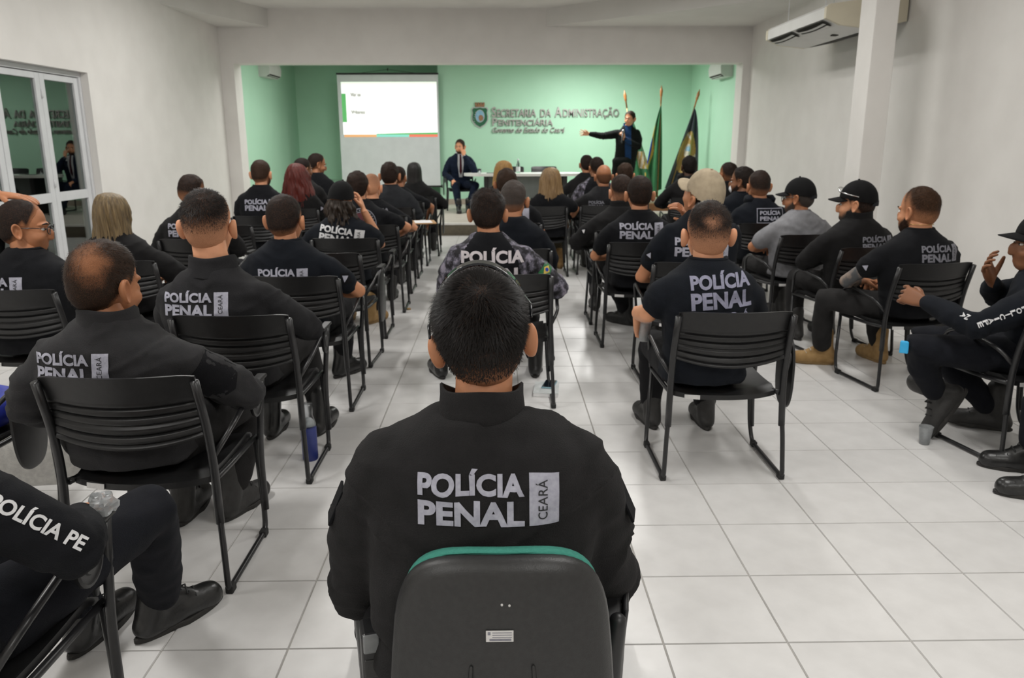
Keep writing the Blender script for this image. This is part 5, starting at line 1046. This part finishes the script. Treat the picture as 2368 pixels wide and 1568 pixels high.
def TATTOO(P, root):
    b = next(c for c in root.children if c.name.startswith('body')); me = b.data; me.materials.append(M['tattoo']); S, e, w_ = P['arms'][0]; n = len(me.polygons); c = np.empty(n*3); me.polygons.foreach_get('center', c); c = c.reshape(-1, 3)
    A = S*.35+e*.65; q = e*.55+w_*.45; near = np.zeros(n, bool)
    for a, b_ in ((S, e), (e, q)):
        t = np.clip(((c-a)@(b_-a))/np.dot(b_-a, b_-a), 0, 1); near |= np.linalg.norm(c-(a+t[:,None]*(b_-a)), axis=1) < .075
    me.polygons.foreach_set('material_index', near.astype(np.int32))
    nb = np.array([P['nx'], P['ny'], P['zn']]); MB().tube([nb+np.array([.071*math.cos(a), .070*math.sin(a), .022-.03*max(0, math.sin(a))]) for a in np.linspace(0, 2*math.pi, 41)], .002, 5, caps=False).build('neck_chain', M['gold'], root, True)
def D4_EXTRA(P, root):
    face = (-.1,-.3,.15); c, s_ = math.cos(R(-55)), math.sin(R(-55)); w2 = np.array([-2.555, -3.72, .7]); face = np.array([w2[0]*c-w2[1]*s_, w2[0]*s_+w2[1]*c, w2[2]])
    flag_patch(P, root, 0, .16, face, .040)
    p, ax, sd, d = sleeve_frame(P, 0, .66, face); up = np.cross(ax, d); S, e, w_ = P['arms'][0]
    for q, ch in enumerate('POLÍCIAPENA'):
        t = .36+.078*q; p = S*(1-t)+e*t if t < 1 else e*(2-t)+w_*(t-1); a2 = ax if t < 1 else unit(w_-e); d2 = unit(d-a2*np.dot(d, a2)); v, f = text2d(ch, .026 if ch not in 'IÍ' else .009, .022)
        decal(P, P['bvh'], v-np.array([0,.011,0]), f, p, np.cross(d2, -a2), -a2, d2, 'print_white', 'sleeve_letter', P['shirt_o'], .003, .012)
    MB().cbox(-.012, .012, -.02, .02, -.03, .03, .004).build('cyan_tag', M['cyan'], root).location = (-.325, .455, .505)
def front(P, v, f, m, n, off=.002): return decal(P, P['bvh'], v, f, (P['nx'], 0, 0), (-1,0,0), (0,0,1), (0,-1,0), m, n, P['shirt_o'], off, .02)
def SUIT1(P, root):
    zn = P['zn']; front(P, np.array([(-.055,zn-.03,0),(.055,zn-.03,0),(.06,zn-.2,0),(.03,zn-.46,0),(-.03,zn-.46,0),(-.06,zn-.2,0)]), [(0,1,2,3,4,5)], 'shirt_w', 'dress_shirt')
    front(P, np.array([(-.016,zn-.035,0),(.016,zn-.035,0),(.024,zn-.36,0),(0,zn-.42,0),(-.024,zn-.36,0)]), [(0,1,2,3,4)], 'tie', 'tie', .008)
    for s in (-1, 1): front(P, np.array([(s*.05,zn-.03,0),(s*.095,zn-.10,0),(s*.075,zn-.16,0),(s*.06,zn-.22,0)]), [(0,1,2,3)], 'suit', 'lapel', .009)
    for S, e, w_ in P['arms']: d = unit(w_-e); MB().tube([w_-d*.03, w_-d*.004], .036, 14).build('shirt_cuff', M['shirt_w'], P['shirt_o'], True)
def SUIT2(P, root):
    zn = P['zn']; front(P, np.array([(-.06,zn-.03,0),(.06,zn-.03,0),(.065,zn-.25,0),(.07,zn-.68,0),(-.03,zn-.68,0),(-.055,zn-.25,0)]), [(0,1,2,3,4,5)], 'shirt_b', 'dress_shirt')
    for s in (-1, 1): front(P, np.array([(s*.055,zn-.03,0),(s*.105,zn-.13,0),(s*.085,zn-.18,0),(s*.06,zn-.30,0)]), [(0,1,2,3)], 'suit_k', 'lapel', .009)

OUT = run_jobs()
for P in PEOPLE:
    finish(P)
    if P['chair']:
        cy = {'x': 0}; yaw = P.get('cyaw', P['yaw'] if abs(P['yaw']) < 30 or P['yaw'] > 150 else 11)
        P['chair_o'] = chair(P['x'], P['y'], yaw, P['clab'])
# chairs nobody sits on
chair(-1.14, 5.44, -3, 'empty black chair just past the sleeve-badged person, left of the aisle')
chair(-2.40, 7.20, 0, 'empty black chair just past the person bowing their head')
chair(-2.13, 2.92, 0, 'empty black chair with hanging tablet at the far left')
chair(.25, 16.05, 180, 'empty black chair behind the stage table, beside the water bottle', 'empty chairs behind the stage table')
chair(.92, 16.05, 180, 'empty black chair behind the stage table, right of the bottle', 'empty chairs behind the stage table')

for P in PEOPLE:      # left-block chairs on the aisle have lost their writing boards
    if P['chair'] and P['x'] < .3 and P['y'] < 10:
        for ch in list(P['chair_o'].children):
            if ch.name.startswith('writing_tablet'): bpy.data.objects.remove(ch)
# ------------------------------------------------------------------ office chair in the foreground
oc = empty('office_chair', (0, 1.53, 0)); tag(oc, 'office chair with black plastic shell and teal upholstery in front', 'chair')
def outline(sc, y, grow=0, n=48, zc=.60, hz=.198):
    r_ = []
    for k in range(n):
        a = 2*math.pi*k/n; c, s_ = math.cos(a), math.sin(a); x = math.copysign(abs(c)**.52, c); z = math.copysign(abs(s_)**.52, s_); hx = .2+(-z)*.018
        r_.append((x*(hx+grow)*sc, y-.018*(1-(x*sc)**2)*0+.03*(x*sc)**2, zc+z*(hz+grow)*sc))
    return r_
sh = MB(); sh.loft([outline(1, -.292), outline(1.005, -.305), outline(.985, -.318), outline(.90, -.328), outline(.78, -.331), outline(.4, -.333), outline(.02, -.333)], caps=True); sh.build('back_shell', M['off_pl'], oc, auto=50)
cu = MB(); cu.loft([outline(.6, -.245), outline(.92, -.250), outline(.965, -.268, zc=.609), outline(.97, -.293, zc=.609)]); cu.build('back_cushion', M['teal'], oc, True)
lb = empty('asset_label', (-.004, -.334, .665), 0, oc); MB().cbox(-.024, .024, -.0015, 0, -.011, .011, .0007).build('plate', M['sticker'], lb)
for k in range(3): MB().box(-.013, .021, -.0019, -.0014, .0065-.0045*k, .0078-.0045*k).build('printed_line', M['print_dim'], lb)
MB().box(-.021, -.016, -.0019, -.0014, .003, .009).build('printed_mark', M['print_dim'], lb); MB().box(-.018, .02, -.0019, -.0014, -.0085, -.0045).build('printed_line', M['print_dim'], lb)
for x, z in ((0,.725),(.013,.7235)): MB().ellipsoid((x, -.333, z), (.0022,.001,.0026), 8, 5).build('scuff', M['sticker'], oc, True)
for s in (-1, 1): MB().capsule([(s*.055, -.3315, .60), (s*.062, -.331, .50), (s*.060, -.329, .44)], [.0035,.005,.004], 8).build('shell_rib', M['off_pl'], oc, True)
MB().zprism([(x*1.02, y) for x, y in stadium(.235, .22)], .33, .415).build('seat_cushion', M['teal'], oc); MB().zprism(stadium(.235, .21), .30, .33).build('seat_pan', M['off_pl'], oc)
MB().tube(bez([(0,-.315,.50),(0,-.31,.30),(0,-.1,.28)], 6, .08), .018, 10).build('back_bracket', M['tube'], oc, True); MB().tube([(0,0,.07),(0,0,.31)], .025, 14).build('gas_post', M['tube'], oc, True)
for k in range(5):
    a = 2*math.pi*k/5+.3; MB().tube([(0,0,.085),(.26*math.cos(a),.26*math.sin(a),.062)], [.022,.014], 8).build('base_arm', M['off_pl'], oc, True)
    o = MB().tube([(-.018,0,0),(.018,0,0)], .026, 14).build('caster', M['rubber'], oc, True); o.location = (.27*math.cos(a), .27*math.sin(a), .027); o.rotation_euler = (0,0,a+1)

# ------------------------------------------------------------------ small things
bt = empty('water_bottle', (-.925, 3.575, 0)); tag(bt, 'blue water bottle with clear neck on the floor beside a chair leg', 'bottle')
MB().lathe([(.001,0),(.034,0),(.037,.006),(.037,.165),(.035,.172),(.001,.172)], seg=24).build('bottle_body', M['bottle_blue'], bt, auto=40)
MB().lathe([(.036,.168),(.036,.182),(.030,.205),(.024,.225),(.025,.24),(.027,.285),(.001,.286),(.001,.284),(.0255,.283),(.0235,.24),(.0225,.225),(.0285,.204),(.0345,.181),(.0345,.169)], seg=24).build('bottle_neck', M['clear'], bt, True)
MB().lathe([(.001,.172),(.030,.173),(.028,.196),(.018,.208),(.001,.212)], seg=20).build('bottle_stopper', M['label_w'], bt, True)
nb = empty('notebook', (.285, 4.625, 0), R(-6)); tag(nb, 'white notebook lying on the floor under the aisle chair', 'notebook')
MB().cbox(-.075, .075, -.13, .10, 0, .022, .002).build('pages', M['paper'], nb); MB().box(-.076, .077, -.131, .102, .022, .0245).build('cover', M['label_w'], nb)
ph = empty('phone', (.305, 4.66, .0245), R(-14)); tag(ph, 'smartphone with pale blue edge lying on the notebook', 'phone'); MB().cbox(-.037, .037, -.078, .078, 0, .009, .003).build('phone_case', M['phone_b'], ph); MB().box(-.034, .034, -.074, .074, .009, .0095).build('phone_screen', M['phone'], ph)
tag(MB().lathe([(.001,0),(.019,0),(.02,.002),(.02,.012),(.018,.014),(.001,.014)], -.835, 7.05, 0, 18).build('bottle_cap', M['boot_tan'], None, True), 'small brown bottle cap on the floor of the aisle', 'cap')
def cup(x, y, z, label, rz=0):
    o = MB().lathe([(.001,0),(.023,0),(.024,.003),(.034,.092),(.0355,.094),(.0325,.092),(.0225,.004),(.001,.004)], seg=24).build('plastic_cup', M['clear_cloudy'], None, True); o.location = (x, y, z); tag(o, label, 'cup'); return o
cup(2.15, 3.70, 0, 'clear plastic cup standing on the floor by the right-edge chair')
cup(.705, 3.72, .545, 'clear plastic cup held in a hand at right centre')
tb2 = empty('clipboard', (-.80, 8.40, .655), R(10)); tag(tb2, 'plywood clipboard with white paper on a raised chair tablet', 'clipboard'); MB().cbox(-.12, .12, -.16, .16, 0, .012, .003).build('board', M['ply'], tb2); MB().box(-.10, .08, -.14, .12, .012, .0135).build('sheet', M['paper'], tb2); MB().cbox(-.03, .03, .12, .145, .012, .02, .003).build('clip', M['chrome'], tb2)
mc = empty('microphone', (0,0,0)); S2 = PEOPLE[-1]; q = S2['root'].matrix_basis; tag(mc, 'handheld microphone with silver head held by the standing speaker', 'microphone')
S, e, w_ = S2['arms'][0]; base = Vector(w_+np.array([.035,.055,.02])); mc.matrix_world = Matrix.LocRotScale(None, None, None)
mdir = Vector((-.10, -.25, 1)).normalized(); rotm = mdir.to_track_quat('Z', 'Y').to_matrix().to_4x4(); mc.matrix_basis = S2['root'].matrix_basis @ Matrix.Translation(base) @ rotm
MB().lathe([(.001,-.10),(.012,-.10),(.013,-.09),(.017,.09),(.001,.09)], seg=16).build('handle', M['pblack'], mc, True); MB().ellipsoid((0,0,.115), (.026,.026,.030), 18, 12).build('mesh_head', M['mic'], mc, True)
# bag by the empty chair at the far left
bg = empty('shopping_bag', (-2.10, 3.40, 0), R(8)); tag(bg, 'white woven bag on the floor behind the empty chair, far left', 'bag')
b_ = MB(); b_.loft([[(x*s_, y*s_, z) for x, y in stadium(.22, .11)] for s_, z in ((.96,0),(1,.02),(.98,.18),(.92,.30),(.90,.30),(.95,.18),(.95,.03))]); b_.build('bag_body', M['white_bag'], bg, True)
b_ = MB(); b_.ellipsoid((0,0,.075), (.17,.14,.078), 28, 16); v = np.array(b_.v); v += (vnoise(v*14)*.02)[:,None]*np.array([1,1,1.2]); v[:,2] = np.maximum(v[:,2], 0)
bb_ = link('cloth_bag', npmesh('cloth_bag', v, b_.f), [M['blue_bag']], None, True); bb_.location = (-2.06, 2.95, .405); tag(bb_, 'blue cloth bag lying on the empty chair at far left', 'bag')
# crumpled plastic on the lower-left chair's tablet post
cw = MB(); cw.ellipsoid((0,0,0), (.032,.03,.026), 18, 12); v = np.array(cw.v); v += (vnoise(v*90)*.012)[:,None]*unit_rows(v); o = link('plastic_wrap', npmesh('plastic_wrap', v, cw.f), [M['clear_cloudy']]); o.location = (-1.24+.295, 1.55+.175, .665); tag(o, 'crumpled clear plastic on the chair arm at lower left', 'plastic wrap')

# ------------------------------------------------------------------ lettering on the wall and on the slide
def islands(v, f):
    par = list(range(len(v)))
    def find(a):
        while par[a] != a: par[a] = par[par[a]]; a = par[a]
        return a
    for q in f:
        for k in q[1:]: par[find(k)] = find(q[0])
    g = {}
    for q in f: g.setdefault(find(q[0]), []).append(q)
    return list(g.values())
runs = [[('S',1),('ECRETARIA',.78),(' ',.5),('DA',.78),(' ',.5),('A',1),('DMINISTRAÇÃO',.78)], [('P',1),('ENITENCIÁRIA',.78)], [('Governo do Estado do Ceará',1)]]
for r_, line in enumerate(runs):
    for t, s_ in line:
        if t != ' ': textjob(('sign', r_, t), t, .012 if r_ < 2 else .010, .10)
for k, tl in enumerate(TEXT_LATER):
    if tl[0] != 'SMALLCAPS': textjob(('tl', k), tl[0], tl[6]/tl[1]*2, 0)
OUT2 = run_jobs()
for (r_, line), (x0, x1, zb, hh) in zip(enumerate(runs), ((-.14, 2.50, 1.975, .195), (-.14, 1.14, 1.800, .15), (-.14, 1.37, 1.662, .105))):
    wd = []; 
    for t, s_ in line: wd.append(.35 if t == ' ' else (OUT2[('sign', r_, t)][0][:,0].max()-min(0, OUT2[('sign', r_, t)][0][:,0].min())+.06)*s_)
    sx = (x1-x0)/sum(wd); x = x0
    for (t, s_), w_ in zip(line, wd):
        if t != ' ':
            v, f = OUT2[('sign', r_, t)]; V = np.stack([x+(v[:,0])*s_*sx, -.022-v[:,2]*.2, zb+v[:,1]*s_*hh/.70], 1)
            if r_ == 2: V[:,0] += (V[:,2]-zb)*.22
            for isl in islands(v, f):
                used = sorted({k for q in isl for k in q}); ix = {k: n for n, k in enumerate(used)}; link('letter', npmesh('letter', V[used], [tuple(ix[k] for k in q) for q in isl]), [M['letter']], sg)
        x += w_*sx
for k, tl in enumerate(TEXT_LATER):
    if tl[0] == 'SMALLCAPS': continue
    v, f = OUT2[('tl', k)]; V = np.stack([v[:,0]*tl[1]+tl[3][0], np.full(len(v), tl[3][1]), v[:,1]*tl[1]+tl[3][2]], 1); link(tl[7], npmesh(tl[7], V, f), [M[tl[4]]], tl[2])
